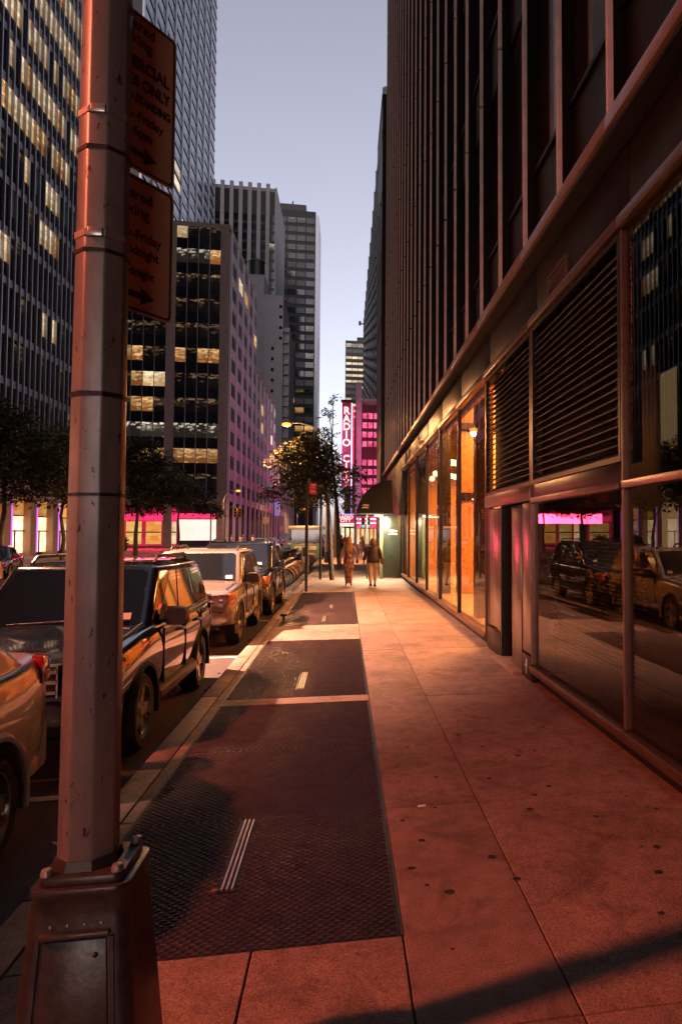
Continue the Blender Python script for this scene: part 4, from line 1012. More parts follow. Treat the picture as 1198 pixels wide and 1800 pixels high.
# ------------------------------------------------------------------ trees
def tree(name, label, x, y, trunk, rad, limbs, clumps, nleaf, ls, mat, group, dense=1.0, seed=1):
    rg = random.Random(seed)
    t = thing(name, label, 'tree', (x,y,0), group=group, world=True)
    mb = MB(); n = len(trunk)
    mb.path([(x+a, y+b, c) for a, b, c in trunk], [rad*(1-.55*i/(n-1)) for i in range(n)], 8)
    top = Vector((x+trunk[-1][0], y+trunk[-1][1], trunk[-1][2]))
    for c in clumps:
        e = Vector((x+c[0], y+c[1], c[2])); k = rg.uniform(.45,1)
        s0 = Vector((x+trunk[-2][0], y+trunk[-2][1], trunk[-2][2])).lerp(top, k)
        mid = s0.lerp(e, .5)+Vector((rg.uniform(-.2,.2), rg.uniform(-.2,.2), -.12))
        mb.path([s0, mid, e], [rad*.38, rad*.25, rad*.08], 6)
        for q in range(4):
            dd = Vector((rg.gauss(0,1), rg.gauss(0,1), rg.gauss(0,.6))).normalized()*c[3]*rg.uniform(.5,1)
            mb.path([mid.lerp(e, rg.uniform(.3,1)), e+dd*.5, e+dd], [rad*.1, rad*.06, rad*.03], 4)
    mb.build('trunk', M['bark'], t, smooth=60)
    v = []; f = []
    for c in clumps:
        for k in range(int(nleaf*c[3]**2*dense)):
            d = Vector((rg.gauss(0,1), rg.gauss(0,1), rg.gauss(0,1))).normalized()*(rg.random()**.45)
            if rg.random() < .25: d *= 1.25
            p = Vector((x+c[0]+d.x*c[3], y+c[1]+d.y*c[3], c[2]+d.z*c[3]*.72))
            # leaves in short drooping sprays
            ax = Vector((rg.gauss(0,1), rg.gauss(0,1), rg.gauss(-.25,.45))).normalized(); sd = ax.cross(Vector((rg.gauss(0,.5), rg.gauss(0,.5), 1))).normalized()
            for q in range(5):
                s = ls*rg.uniform(.8,1.4); a_ = (ax*.55+sd*(1 if q % 2 else -1)*rg.uniform(.5,.9)).normalized() if q < 4 else ax
                b_ = a_.cross(Vector((rg.gauss(0,.5), rg.gauss(0,.5), 1))).normalized()
                o_ = p+ax*ls*.42*q; i = len(v)
                v += [o_, o_+a_*s*.5+b_*s*.24, o_+a_*s, o_+a_*s*.5-b_*s*.24]; f.append((i,i+1,i+2,i+3))
    me = bpy.data.meshes.new('crown'); me.from_pydata([tuple(p) for p in v], [], f); me.materials.append(M[mat]); link('crown', me, t)
    return t
# street trees in the sidewalk: sparse feathery crowns
tree('street_tree', 'slim street tree with feathery crown, nearest of the row by the kerb, trunk leaning', -.52, 29.2, [(0,0,-.02),(-.06,0,1.2),(-.12,0,2.4),(-.25,.1,3.6),(-.5,.1,4.6)], .10, None,
     [(-1.2,0,4.2,.8),(-.55,.4,4.7,.75),(-1.7,.3,5.1,.6),(-.9,.3,5.6,.65),(-.35,.3,5.2,.4),(-.6,.2,3.6,.5),(-1.3,.4,3.5,.45),(-.3,-.2,4.0,.4),(.95,.1,4.3,.38),(.75,.2,3.6,.3)], 200, .15, 'leaf', 'street trees along the kerb', seed=3)
tree('street_tree', 'second street tree with upright trunk, its top feathering against the sky beside the neon sign', -.30, 37.9, [(0,0,-.02),(-.06,0,1.6),(-.12,0,3.0),(-.3,.1,4.6),(-.5,.1,6.4)], .13, None,
     [(-1.9,0,5.0,.9),(-1.1,.4,5.8,.9),(-.6,0,5.0,.7),(-1.5,.2,6.7,.8),(-.75,.3,7.3,.5),(-.62,.2,8.3,.38),(-2.6,.2,5.8,.7),(-.55,.3,6.4,.45),(-.4,.2,9.0,.28),(-.5,.2,4.0,.7),(.9,.2,5.2,.4)], 140, .17, 'leaf', 'street trees along the kerb', seed=4)
tree('street_tree', 'street tree lit orange by the lamp glowing just above its crown', -.9, 44.2, [(0,0,-.02),(0,0,2.0),(-.15,0,3.6),(-.5,.2,5.2),(-.8,.4,6.4)], .13, None,
     [(-1.9,1.0,7.2,1.15),(-3.0,1.6,6.5,1.1),(-.7,.6,7.0,1.1),(-2.5,.2,5.2,1.1),(-.8,0,5.2,1.0),(-3.4,.5,4.3,.9),(-1.6,.8,3.9,.9),(.4,.4,6.0,.9)], 120, .2, 'leaf2', 'street trees along the kerb', seed=5)
tree('street_tree', 'farthest street tree low behind the others near the crossing', -.8, 57, [(0,0,-.02),(0,0,2.2),(0,0,4),(0,0,5.6)], .13, None,
     [(-1.4,0,5.0,1.3),(.4,0,5.5,1.2),(-.5,0,6.6,1.1),(-2.6,0,4.4,1.0),(1.0,0,4.3,.9)], 95, .22, 'leaf2', 'street trees along the kerb', seed=6)
# plaza trees across the road: dense, dark, layered
tree('plaza_tree', 'broad dark layered tree at the far left in front of the lit shops', -19.2, 44.5, [(0,0,-.02),(-.1,0,1.6),(.1,0,3.2),(0,0,5.2),(.2,0,7)], .17, None,
     [(-1.2,0,7.6,1.7),(1.4,.5,7.4,1.6),(-2.6,0,6.2,1.6),(.2,0,8.6,1.3),(2.9,.6,5.9,1.4),(.6,-.4,5.9,1.6),(-1.6,-.5,4.6,1.2),(2.2,0,4.4,1.0),(-3.4,.4,4.7,1.0),(.5,.3,4.2,.9)], 95, .28, 'leaf', 'dark trees on the plaza across the road', seed=7)
tree('plaza_tree', 'dark tree at the left edge, only half hidden by the taxi', -19.6, 36.5, [(0,0,-.02),(-.1,0,1.8),(-.5,0,3.4),(-1.2,0,5.2)], .15, None,
     [(-1.4,0,6.0,1.3),(-2.4,0,7.2,1.4),(-.2,0,7.2,1.2),(-2.8,0,5.0,1.2)], 95, .28, 'leaf', 'dark trees on the plaza across the road', seed=8)
tree('plaza_tree', 'dark tree right behind the lamp post with twisted trunk before purple neon', -17.5, 48.5, [(0,0,-.02),(.1,0,1.6),(-.1,0,3.0),(.2,0,5)], .15, None,
     [(-.8,0,6.6,1.5),(1.2,0,6.2,1.5),(0,0,7.8,1.3),(-2,0,5.4,1.2),(2.3,.3,4.7,1.1),(.6,0,4.4,1.1)], 95, .28, 'leaf', 'dark trees on the plaza across the road', seed=9)
tree('plaza_tree', 'big dark rounded tree between the lamp post and the lit office front', -17.4, 64.0, [(0,0,-.02),(0,0,1.8),(.1,0,3.4),(.2,0,6)], .2, None,
     [(-1.6,0,8.6,1.7),(.3,0,9.2,1.5),(-2.8,0,7.0,1.7),(1.6,.4,7.8,1.6),(-.3,-.6,6.9,1.8),(3.0,.4,6.1,1.4),(1.4,-.4,5.4,1.5),(-2.2,-.4,5.0,1.4),(3.4,.4,4.7,1.0),(-.4,.2,4.1,1.0)], 80, .34, 'leaf', 'dark trees on the plaza across the road', seed=10)
tree('plaza_tree', 'thinner dark tree at the plaza corner with low spreading branches', -15.6, 71, [(0,0,-.02),(.1,0,1.6),(0,0,3.2),(.2,0,5.2)], .15, None,
     [(-1.2,0,6.2,1.4),(.9,.4,5.8,1.4),(2.3,0,4.6,1.2),(-.2,0,7.2,1.2),(3.3,.3,4.1,.7),(-2.2,0,4.6,1.2)], 80, .34, 'leaf', 'dark trees on the plaza across the road', seed=11)
for k, (x, y) in enumerate(((-18.3, 54),(-17.2, 58.6))):
    t = thing('planter_shrub', ('low round dark shrub in a planter before the shop windows', 'second low dark shrub in a planter right of the first')[k], 'shrub', (x,y,0), group='planter shrubs on the plaza', world=True)
    MB().box(x-.6,x+.6,y-.6,y+.6,0,.55).build('planter', M['kerb'], t, bevel=.02)
    rg = random.Random(k); v = []; f = []
    for q in range(700):
        d = Vector((rg.gauss(0,1), rg.gauss(0,1), rg.gauss(0,1))).normalized()*rg.random()**.4*.75; p = Vector((x,y,1.05))+d; a_ = Vector((rg.gauss(0,1), rg.gauss(0,1), rg.gauss(0,1))).normalized()*.2; b_ = a_.cross(Vector((rg.gauss(0,1),1,.3))).normalized()*.07; i = len(v)
        v += [p, p+a_*.5+b_, p+a_, p+a_*.5-b_]; f.append((i,i+1,i+2,i+3))
    me = bpy.data.meshes.new('foliage'); me.from_pydata([tuple(p) for p in v], [], f); me.materials.append(M['leaf']); link('foliage', me, t)
# ------------------------------------------------------------------ cars
def paint(name, col, metal=.3, rough=.28, spec=.5):
    m, t, b = nodes(name)
    n = N(t, 'ShaderNodeTexNoise', Scale=3., Detail=5.); t.links.new(objco(t), n.inputs[0])
    mr = N(t, 'ShaderNodeMapRange'); mr.inputs[3].default_value = rough-.08; mr.inputs[4].default_value = rough+.10
    t.links.new(n.outputs[0], mr.inputs[0]); t.links.new(mr.outputs[0], b.inputs['Roughness'])
    b.inputs['Base Color'].default_value = (*col,1); b.inputs['Metallic'].default_value = metal
    b.inputs['Specular IOR Level'].default_value = spec
    b.inputs['Coat IOR'].default_value = 1.75; b.inputs['Coat Weight'].default_value = 1; b.inputs['Coat Roughness'].default_value = .04
    n2 = N(t, 'ShaderNodeTexNoise', Scale=2.2, Detail=2.); t.links.new(objco(t), n2.inputs[0])
    bp = N(t, 'ShaderNodeBump', Strength=.05, Distance=.02); t.links.new(n2.outputs[0], bp.inputs['Height']); t.links.new(bp.outputs[0], b.inputs['Coat Normal'])
    return m
M['car_black'] = paint('black_car_paint', (.006,.007,.009), 0, .12, .15); M['car_gold'] = paint('gold_car_paint', (.30,.265,.23), .45, .26)
M['car_silver'] = paint('silver_car_paint', (.60,.58,.60), .2, .3); M['car_white'] = paint('white_car_paint', (.65,.63,.63), 0, .3)
M['car_yellow'] = paint('taxi_paint', (.75,.27,.02), 0, .3); M['car_dark'] = paint('dark_car_paint', (.02,.02,.022), .2, .25)
M['cglass'] = mk('car_glass', (.006,.007,.008), .035, 0, var=.2, scale=1, rvar=.015, coat=1, spec=1, cior=2.1)
M['rubber'] = mk('tyre_rubber', (.012,.011,.011), .75); M['alloy'] = mk('alloy_wheel', (.42,.40,.38), .3, .85, var=.1)
M['chrome'] = mk('chrome', (.62,.60,.58), .14, 1, var=.06, rvar=.04); M['trim'] = mk('black_trim', (.015,.014,.014), .5)
M['lens_clear'] = mk('headlight_lens', (.34,.31,.28), .1, .35, var=.5, scale=16, coat=1); M['lens_amber'] = mk('amber_lens', (.5,.10,.015), .12, .1, var=.3, scale=18, coat=1); M['lens_red'] = mk('red_lens', (.32,.008,.012), .12, .1, var=.3, scale=18, coat=1)
M['grey_clad'] = mk('grey_cladding', (.06,.055,.05), .5)
def wheel_parts(r, w, spokes, style):
    ty = MB().lathe([(r*.69,-w/2),(r*.9,-w/2-.005),(r*.985,-w*.36),(r,-w*.2),(r,w*.2),(r*.985,w*.36),(r*.9,w/2+.005),(r*.69,w/2)], 28, axis='x').mesh('tyre', M['rubber'], 50)
    rim = MB().lathe([(r*.70,-w*.5),(r*.70,w*.5),(r*.665,w*.49),(r*.63,w*.36),(r*.61,w*.10),(r*.60,-w*.3)], 28, axis='x')
    rim.lathe([(.001,w*.05),(r*.6,w*.0)], 20, axis='x')
    me_rim = rim.mesh('rim', M['alloy'], 40)
    sp = MB()
    for k in range(spokes):
        a = 2*math.pi*k/spokes
        for da, th in ((-.10,.022),(.10,.022)) if style == 'split' else ((0,.045),):
            u0 = Vector((w*.36, math.cos(a)*r*.10, math.sin(a)*r*.10)); u1 = Vector((w*.40, math.cos(a+da*1.4)*r*.64, math.sin(a+da*1.4)*r*.64))
            sd = Vector((0,-math.sin(a),math.cos(a)))
            sp.prism([u0-sd*th*1.2, u1-sd*th, u1+sd*th, u0+sd*th*1.2], (-.03,0,0))
    sp.lathe([(.001,w*.44),(r*.12,w*.43),(r*.16,w*.34)], 14, axis='x')
    return ty, me_rim, sp.mesh('spokes', M['alloy'], 40)
def make_car(name, label, cat, p, group):
    """front bumper at y = 0 facing -y, tail at y = L; stands on z = 0"""
    L, Wd, H = p['L'], p['W'], p['H']; hw = Wd/2; r = p['r']; fa, ra = p['fa'], p['fa']+p['wb']
    t = thing(name, label, cat, group=group)
    pm_ = M[p['paint']]
    hf, hc, be = p['hf'], p['hc'], p['belt']; g = p['gc']
    st = [(0.0,g+.16,hw*.80,hf-.16,hf-.15),(.05,g+.06,hw*.90,hf-.05,hf-.03),(.16,g,hw*.95,hf-.005,hf+.025),(.42,g-.01,hw*.985,hf+.02,hf+.06),(p['cowl']*.7,g,hw,(hf+hc)/2+.02,(hf+hc)/2+.07),(p['cowl'],g,hw,hc,hc+.04),
          (p['cowl']+.5,g,hw,be,be+.02),((p['cowl']+L)/2,g,hw,be+.01,be+.03),(p['ye']-.1,g,hw,be+.03,be+.05),(L-.28,g+.02,hw*.985,p['tail'],p['tail']+.02),(L-.09,g+.04,hw*.94,p['tail']-.03,p['tail']-.02),(L,g+.14,hw*.86,p['tail']-.16,p['tail']-.15)]
    rs = []
    for y, zb, w, ze, zc in st:
        half = [(0,zb),(w*.82,zb),(w*.955,zb+.05),(w*.985,zb+.20),(w*1.0,(zb+ze)/2+.04),(w*.985,ze-.12),(w*.945,ze-.025),(w*.88,ze+.01),(w*.5,(ze*.35+zc*.65)),(0,zc)]
        full = half + [(-x,z) for x, z in reversed(half[1:-1])]
        rs.append([(x,y,z) for x, z in full])
    body = MB().rings(rs).build('body', pm_, t)
    sub = body.modifiers.new('s', 'SUBSURF'); sub.levels = 1
    bake(body)
    cut = MB()
    for yy in (fa, ra):
        for s in (-1, 1): cut.lathe([(r+.065,0),(r+.065,.5)], 32, (s*(hw-.30) if s > 0 else -hw-.20, yy, r), 'x', cap=True)
    co_ = cut.build('cutter', None); bo = body.modifiers.new('b', 'BOOLEAN'); bo.object = co_; bo.operation = 'DIFFERENCE'; bo.solver = 'EXACT'
    bake(body); bpy.data.objects.remove(co_); smoothen(body.data, 32)
    MB().box(-hw+.28,hw-.28,.3,L-.3,g-.06,g+.45).build('underbody', M['trim'], t)
    ty, rm, spk = wheel_parts(r, .225, p.get('sp',5), p.get('style',''))
    for yy in (fa, ra):
        for s in (-1, 1):
            w_ = link('wheel', ty, t, (s*(hw-.125),yy,r), (0,0,0 if s > 0 else math.pi)); w_.name = 'wheel'
            link('rim', rm, w_); link('spokes', spk, w_)
            fl = MB(); rs2 = []
            for k in range(19):
                a = R(-14+208*k/18); rr = r+.065
                rs2.append([(s*hw*.94, yy+math.cos(a)*(rr-.004), r+math.sin(a)*(rr-.004)), (s*(hw+.012), yy+math.cos(a)*(rr-.004), r+math.sin(a)*(rr-.004)), (s*(hw+.018), yy+math.cos(a)*(rr+.022), r+math.sin(a)*(rr+.022)), (s*hw*.955, yy+math.cos(a)*(rr+p.get('flare',.05)), r+math.sin(a)*(rr+p.get('flare',.05)))])
            fl.rings(rs2).build('arch_flare', M[p.get('flarem','trim')], t, smooth=40)
    # greenhouse
    yb0, yt0, yt1, yb1 = p['cowl']-.02, p['yt0'], p['yt1'], p['ye']
    wb_, wt = hw*.925, hw*p.get('tum',.76); zr = H-.035
    nS = 7; rr_ = []
    base = [(-wb_,yb0,hc-.06),(wb_,yb0,hc-.06),(wb_,yb1,be-.02),(-wb_,yb1,be-.02)]
    top = [(-wt,yt0,zr),(wt,yt0,zr),(wt,yt1,zr-p.get('drop',.02)),(-wt,yt1,zr-p.get('drop',.02))]
    cabin = MB().rings([base, top]).mesh('cabin', pm_); cabin = bevelled(cabin, .07, 3, 20); smoothen(cabin, 35); link('cabin', cabin, t)
    MB().rings([[(-wt*.93,yt0+.10,zr-.01),(wt*.93,yt0+.10,zr-.01),(wt*.93,yt1-.08,zr-.02),(-wt*.93,yt1-.08,zr-.02)],[(-wt*.78,yt0+.22,H-.008),(wt*.78,yt0+.22,H-.008),(wt*.78,yt1-.2,H-.012),(-wt*.78,yt1-.2,H-.012)]]).build('roof', pm_, t, smooth=60)
    def bil(q, u, v):
        a, b, c, d = [Vector(x) for x in q]; return a.lerp(b, u).lerp(d.lerp(c, u), v)
    def window(q, poly, name='window', off=.006, mat='cglass'):
        n_ = (Vector(q[1])-Vector(q[0])).cross(Vector(q[3])-Vector(q[0])).normalized(); cen = bil(q,.5,.5)
        if n_.dot(cen-Vector((0,(yb0+yb1)/2,be))) < 0: n_ = -n_
        pts = [bil(q,u,v)+n_*(off-.01) for u, v in poly]
        return MB().prism(pts, n_*.01).build(name, M[mat], t, bevel=.003, seg=1)
    qf = (base[0], base[1], top[1], top[0])
    ws = window(qf, [(.07,.10),(.93,.10),(.935,.88),(.90,.93),(.10,.93),(.065,.88)], 'windshield')
    if p.get('wiper', 1):
        for x0, x1 in ((-.5,.05),(.08,.62)):
            a, b = bil(qf, .5+x0*.6, .115), bil(qf, .5+x1*.6, .15)
            MB().bar(a+Vector((0,-.018,.012)), b+Vector((0,-.02,.012)), .018, .014).build('wiper', M['trim'], t)
    if p.get('sticker'):
        n_ = (Vector(qf[1])-Vector(qf[0])).cross(Vector(qf[3])-Vector(qf[0])).normalized(); n_ = n_ if n_.y < 0 else -n_
        for u in p['sticker']:
            pts = [bil(qf,u+a,.17+b)+n_*.008 for a, b in ((0,0),(.075,0),(.075,.09),(0,.09))]
            MB().prism(pts, n_*.002).build('sticker', M['white'], ws)
    qr = (base[2], base[3], top[3], top[2]); window(qr, [(.08,.12),(.92,.12),(.90,.86),(.10,.86)], 'rear_window')
    for s, q in ((1,(base[1],base[2],top[2],top[1])),(-1,(base[0],base[3],top[3],top[0]))):
        for poly in p['side']: window(q, poly)
        # pillars' gloss trims and waist line
        a, b = bil(q,.03,.035), bil(q,.97,.045)
        MB().bar(a+Vector((s*.012,0,0)), b+Vector((s*.012,0,0)), .014, .022).build('waist_trim', M[p.get('waist','trim')], t)
        for yy in p['doors']:                          # door shut lines
            MB().box(s*hw*.99-.012, s*hw*.99+.012, yy-.005, yy+.005, g+.14, be-.04).build('door_gap', M['trim'], t)
        for yy in p['handles']: MB().box(min(s*(hw-.03),s*(hw+.03)), max(s*(hw-.03),s*(hw+.03)), yy-.09, yy+.09, be-.16, be-.125).build('door_handle', M[p.get('handlem',p['paint'])], t, bevel=.01)
        ro = MB().rings([[(s*(hw-.05),fa+r+.1,g-.01),(s*(hw+.03),fa+r+.1,g+.02),(s*(hw+.03),fa+r+.1,g+.10),(s*(hw-.04),fa+r+.1,g+.15)],[(s*(hw-.05),ra-r-.1,g-.01),(s*(hw+.03),ra-r-.1,g+.02),(s*(hw+.03),ra-r-.1,g+.10),(s*(hw-.04),ra-r-.1,g+.15)]]).build('rocker', M[p.get('rockm','trim')], t, bevel=.01)
        mc = bil(q,.13,.0); mx_ = mc.x+s*.14
        mi = MB().rings([[(mx_+s*a*.11,mc.y-.03,mc.z+.10+b*.085) for a, b in ((-.9,-.6),(-.7,-1),(.7,-1),(1,-.6),(1,.6),(.7,1),(-.6,1),(-.9,.7))],[(mx_+s*a*.125,mc.y+.06,mc.z+.10+b*.10) for a, b in ((-.9,-.6),(-.7,-1),(.7,-1),(1,-.6),(1,.6),(.7,1),(-.6,1),(-.9,.7))],[(mx_+s*a*.115,mc.y+.13,mc.z+.10+b*.09) for a, b in ((-.9,-.6),(-.7,-1),(.7,-1),(1,-.6),(1,.6),(.7,1),(-.6,1),(-.9,.7))]]).build('mirror', M[p.get('mirm',p['paint'])], t, smooth=50)
        MB().bar((mc.x-s*.02,mc.y+.05,mc.z+.05),(mx_,mc.y+.05,mc.z+.06),.06,.04).build('mirror_arm', M['trim'], t)
        if p.get('rails'):
            x = s*wt*.86
            rl = MB().path([(x,yt0+.22,H-.02),(x,yt0+.34,H+.05),(x,yt1-.4,H+.055),(x,yt1-.25,H-.02)], .02, 6).build('roof_rail', M[p['rails']], t, smooth=50)
        # lamps, wrapped round the corners
        hz0, hz1 = p['hl']
        MB().prism([(s*hw*.56,-.03,hz0+.03),(s*hw*.74,-.02,hz0),(s*hw*.90,.03,hz0+.02),(s*hw*.92,.05,hz1),(s*hw*.58,-.02,hz1-.01)], (0,.18,0)).build('headlight', M['lens_clear'], t, bevel=.012)
        MB().prism([(s*hw*.91,.02,hz0+.02),(s*hw*.995,.20,hz0+.05),(s*hw*.995,.30,hz1-.01),(s*hw*.94,.03,hz1)], (-s*.06,.02,0)).build('turn_lamp', M['lens_amber'], t, bevel=.006)
        tz0, tz1 = p['tl']
        MB().prism([(s*hw*.66,L-.015,tz0),(s*hw*.84,L-.03,tz0),(s*hw*.95,L-.10,tz0),(s*hw*.992,L-.32,tz0),(s*hw*.90,L-.30,tz0),(s*hw*.64,L-.09,tz0)], (0,0,tz1-tz0)).build('tail_lamp', M['lens_red'], t, bevel=.02)
    # hood seams, grille, bumpers
    for s in (-1, 1): MB().bar((s*hw*.80,.30,hf+.035),(s*hw*.84,p['cowl']-.05,hc+.025),.012,.012).build('hood_seam', M['trim'], t)
    gw, gz0, gz1 = p['grille']
    gb = MB().box(-gw,gw,-.035,.10,gz0,gz1).build('grille', M['trim'], t, bevel=.01)
    if p.get('slots'):
        n_ = p['slots']
        for k in range(n_):
            x = -gw+gw*2*(k+.5)/n_; e = gw/n_
            MB().box(x-e*.98,x-e*.62,-.055,-.025,gz0,gz1).box(x+e*.62,x+e*.98,-.055,-.025,gz0,gz1).box(x-e*.62,x+e*.62,-.055,-.025,gz1-.025,gz1+.005).box(x-e*.62,x+e*.62,-.055,-.025,gz0-.005,gz0+.02).build('grille_slot', M['chrome'], gb, bevel=.004)
    else:
        for k in range(p.get('bars',3)):
            z = gz0+(gz1-gz0)*(k+.5)/p.get('bars',3); MB().box(-gw,gw,-.06,-.03,z-.02,z+.02).build('grille_bar', M['chrome'], gb, bevel=.006)
        for k in range(5): MB().box(-gw+gw*.5*k-.006,-gw+gw*.5*k+.006,-.048,-.03,gz0,gz1).build('grille_strut', M['chrome'], gb)
    def bump(y0, dy, zz0, zz1, mat, nm):
        w = hw*.97
        pr_ = [(zz0,.03),(zz0+.03,-.0),(zz1-.04,-.0),(zz1,.03)]
        rs_ = []
        for x, yo in ((-w,.42),(-w*.97,.16),(-w*.82,.04),(-w*.4,0),(0,-.01),(w*.4,0),(w*.82,.04),(w*.97,.16),(w,.42)):
            rs_.append([(x,y0+dy*(yo-.04+o),z) for z, o in pr_] + [(x*.96,y0+dy*(yo+.14),zz1),(x*.96,y0+dy*(yo+.14),zz0)])
        MB().rings(rs_).build(nm, M[mat], t, smooth=38)
    bump(0, 1, p['bump'][0], p['bump'][1], p.get('bumpm',p['paint']), 'front_bumper'); bump(L, -1, p['bump'][0]+.04, p['bump'][1]+.04, p.get('bumpm',p['paint']), 'rear_bumper')
    MB().box(-hw*.42,hw*.42,-.062,.02,p['bump'][0]-.05,p['bump'][0]+.07).build('air_intake', M['trim'], t, bevel=.01)
    if p.get('bumptrim'): MB().box(-hw*.8,hw*.8,-.058,.02,p['bump'][1]-.10,p['bump'][1]-.085).build('bumper_trim', M['chrome'], t)
    MB().box(-.16,.16,L+.035,L+.05,.72,.88).build('number_plate', M['white'], t)
    return t
SIDE4 = [[(.085,.10),(.36,.10),(.36,.88),(.235,.88)],[(.385,.10),(.66,.10),(.66,.88),(.385,.88)],[(.69,.10),(.93,.12),(.90,.86),(.69,.88)]]
SIDE3 = [[(.10,.12),(.45,.12),(.45,.87),(.30,.87)],[(.48,.12),(.88,.14),(.78,.86),(.48,.87)]]
cars = 'cars parked along the kerb'
esc = make_car('parked_suv', 'glossy black SUV parked second along the kerb, front facing the camera, chrome barred grille', 'SUV',
    dict(L=4.44,W=1.80,H=1.70,r=.355,fa=.88,wb=2.62,hf=.98,hc=1.10,belt=1.08,gc=.34,cowl=1.30,yt0=1.98,yt1=4.05,ye=4.36,tail=1.12,paint='car_black',sp=5,flare=.06,tum=.80,
         side=SIDE4,doors=(1.55,2.55,3.45),handles=(2.35,3.25),rails='trim',hl=(.74,.92),tl=(.84,1.06),grille=(.47,.70,.95),bars=3,bump=(.36,.66),mirm='trim',sticker=(.80,),flarem='trim',rockm='grey_clad',waist='chrome'), cars)
esc.location = (-2.72, 6.25, -.13)
jeep = make_car('parked_suv', 'gold-beige SUV with vertical grille slots and roof rack, parked third along the kerb', 'SUV',
    dict(L=4.6,W=1.84,H=1.70,r=.36,fa=.86,wb=2.69,hf=1.0,hc=1.10,belt=1.09,gc=.38,cowl=1.42,yt0=2.05,yt1=4.1,ye=4.5,tail=1.12,paint='car_gold',sp=5,flare=.05,tum=.80,
         side=SIDE4,doors=(1.6,2.65,3.55),handles=(2.45,3.35),rails='trim',hl=(.80,.97),tl=(.86,1.06),grille=(.52,.76,.98),slots=7,bump=(.44,.76),bumptrim=True,mirm='trim',sticker=(.12,.82),flarem='car_gold',rockm='car_gold'), cars)
jeep.location = (-2.78, 12.72, -.13)
exp_ = make_car('parked_suv', 'large black SUV parked fourth, partly hidden behind the gold one', 'SUV',
    dict(L=4.95,W=1.95,H=1.80,r=.38,fa=.95,wb=2.95,hf=1.05,hc=1.16,belt=1.14,gc=.38,cowl=1.45,yt0=2.1,yt1=4.5,ye=4.85,tail=1.18,paint='car_black',sp=6,flare=.05,tum=.82,
         side=SIDE4,doors=(1.7,2.75,3.75),handles=(2.5,3.5),rails='chrome',hl=(.82,1.0),tl=(.92,1.12),grille=(.55,.78,1.0),bars=2,bump=(.44,.74),sticker=(.78,),waist='chrome'), cars)
exp_.location = (-2.72, 17.25, -.13)
sil = make_car('parked_suv', 'silver SUV cut off by the left edge, its tail lamp and wheel showing', 'SUV',
    dict(L=4.55,W=1.82,H=1.66,r=.355,fa=.9,wb=2.66,hf=.98,hc=1.08,belt=1.10,gc=.33,cowl=1.30,yt0=2.05,yt1=3.42,ye=4.28,tail=1.20,paint='car_silver',sp=5,style='split',flare=.09,tum=.80,
         side=[SIDE4[0],[(.385,.10),(.60,.10),(.70,.88),(.385,.88)]],doors=(1.55,2.6,3.5),handles=(2.4,3.3),rails='chrome',hl=(.74,.92),tl=(.98,1.17),grille=(.47,.70,.93),bars=2,bump=(.36,.68),flarem='car_silver',rockm='grey_clad'), cars)
sil.location = (-2.92, 1.10, -.13)
SED = dict(L=4.8,W=1.82,H=1.46,r=.32,fa=.9,wb=2.8,hf=.80,hc=.96,belt=.94,gc=.28,cowl=1.35,yt0=2.05,yt1=3.35,ye=4.15,tail=1.0,paint='car_dark',sp=7,flare=.02,tum=.72,
         side=SIDE3,doors=(1.6,2.6,3.5),handles=(2.45,3.35),hl=(.60,.74),tl=(.76,.92),grille=(.4,.5,.72),bars=3,bump=(.30,.56),drop=.05,flarem='car_dark',wiper=0)
sed = make_car('sedan', 'dark sedan with bright grille bars across the road, seen left of the lamp post', 'car', SED, 'cars in the roadway')
sed.location = (-15.2, 33.5, -.13); sed.rotation_euler = (0,0,R(14))
taxi = make_car('taxi', 'orange-yellow taxi cut off by the left edge of the picture', 'taxi', dict(SED, paint='car_yellow', flarem='car_yellow', H=1.5), 'cars in the roadway')
taxi.location = (-13.1, 24.6, -.13); taxi.rotation_euler = (0,0,R(4))
wc = make_car('sedan', 'white car with lit front, nearest of the white cars coming down the road', 'car', dict(SED, paint='car_white', flarem='car_white'), 'cars in the roadway')
wc.location = (-10.3, 88, -.13)
van = make_car('van', 'white van behind the white sedans far down the road', 'van', dict(SED, paint='car_white', flarem='car_white', H=2.1, hf=1.0, hc=1.2, belt=1.2, tail=1.25, cowl=1.0, yt0=1.5, yt1=4.5, ye=4.75, tum=.88, drop=0, L=5.0, tl=(1.0,1.2), hl=(.75,.92)), 'cars in the roadway')
van.location = (-10.0, 122, -.13)
def put(src, x, y, rz, label, g='cars in the roadway'): return dup(src, (x,y,-.13), rz, label, g)
put(wc, -10.6, 106, R(2), 'white sedan just behind the nearest white car on the road')
put(wc, -7.2, 132, 0, 'white sedan farther down, to the right of the white van')
put(sed, -12.3, 100, 0, 'dark sedan at the far kerb beside the white cars')
put(taxi, 1.2, 90, R(90), 'yellow taxi crossing the avenue beyond the walking women')
put(van, -2.2, 86, R(90), 'white van crossing the avenue behind the yellow taxi')
put(taxi, -24, 84, R(90), 'yellow taxi turning out of the avenue at left')
put(exp_, -2.75, 63, 0, 'black SUV parked beyond the glazed kiosk', cars)

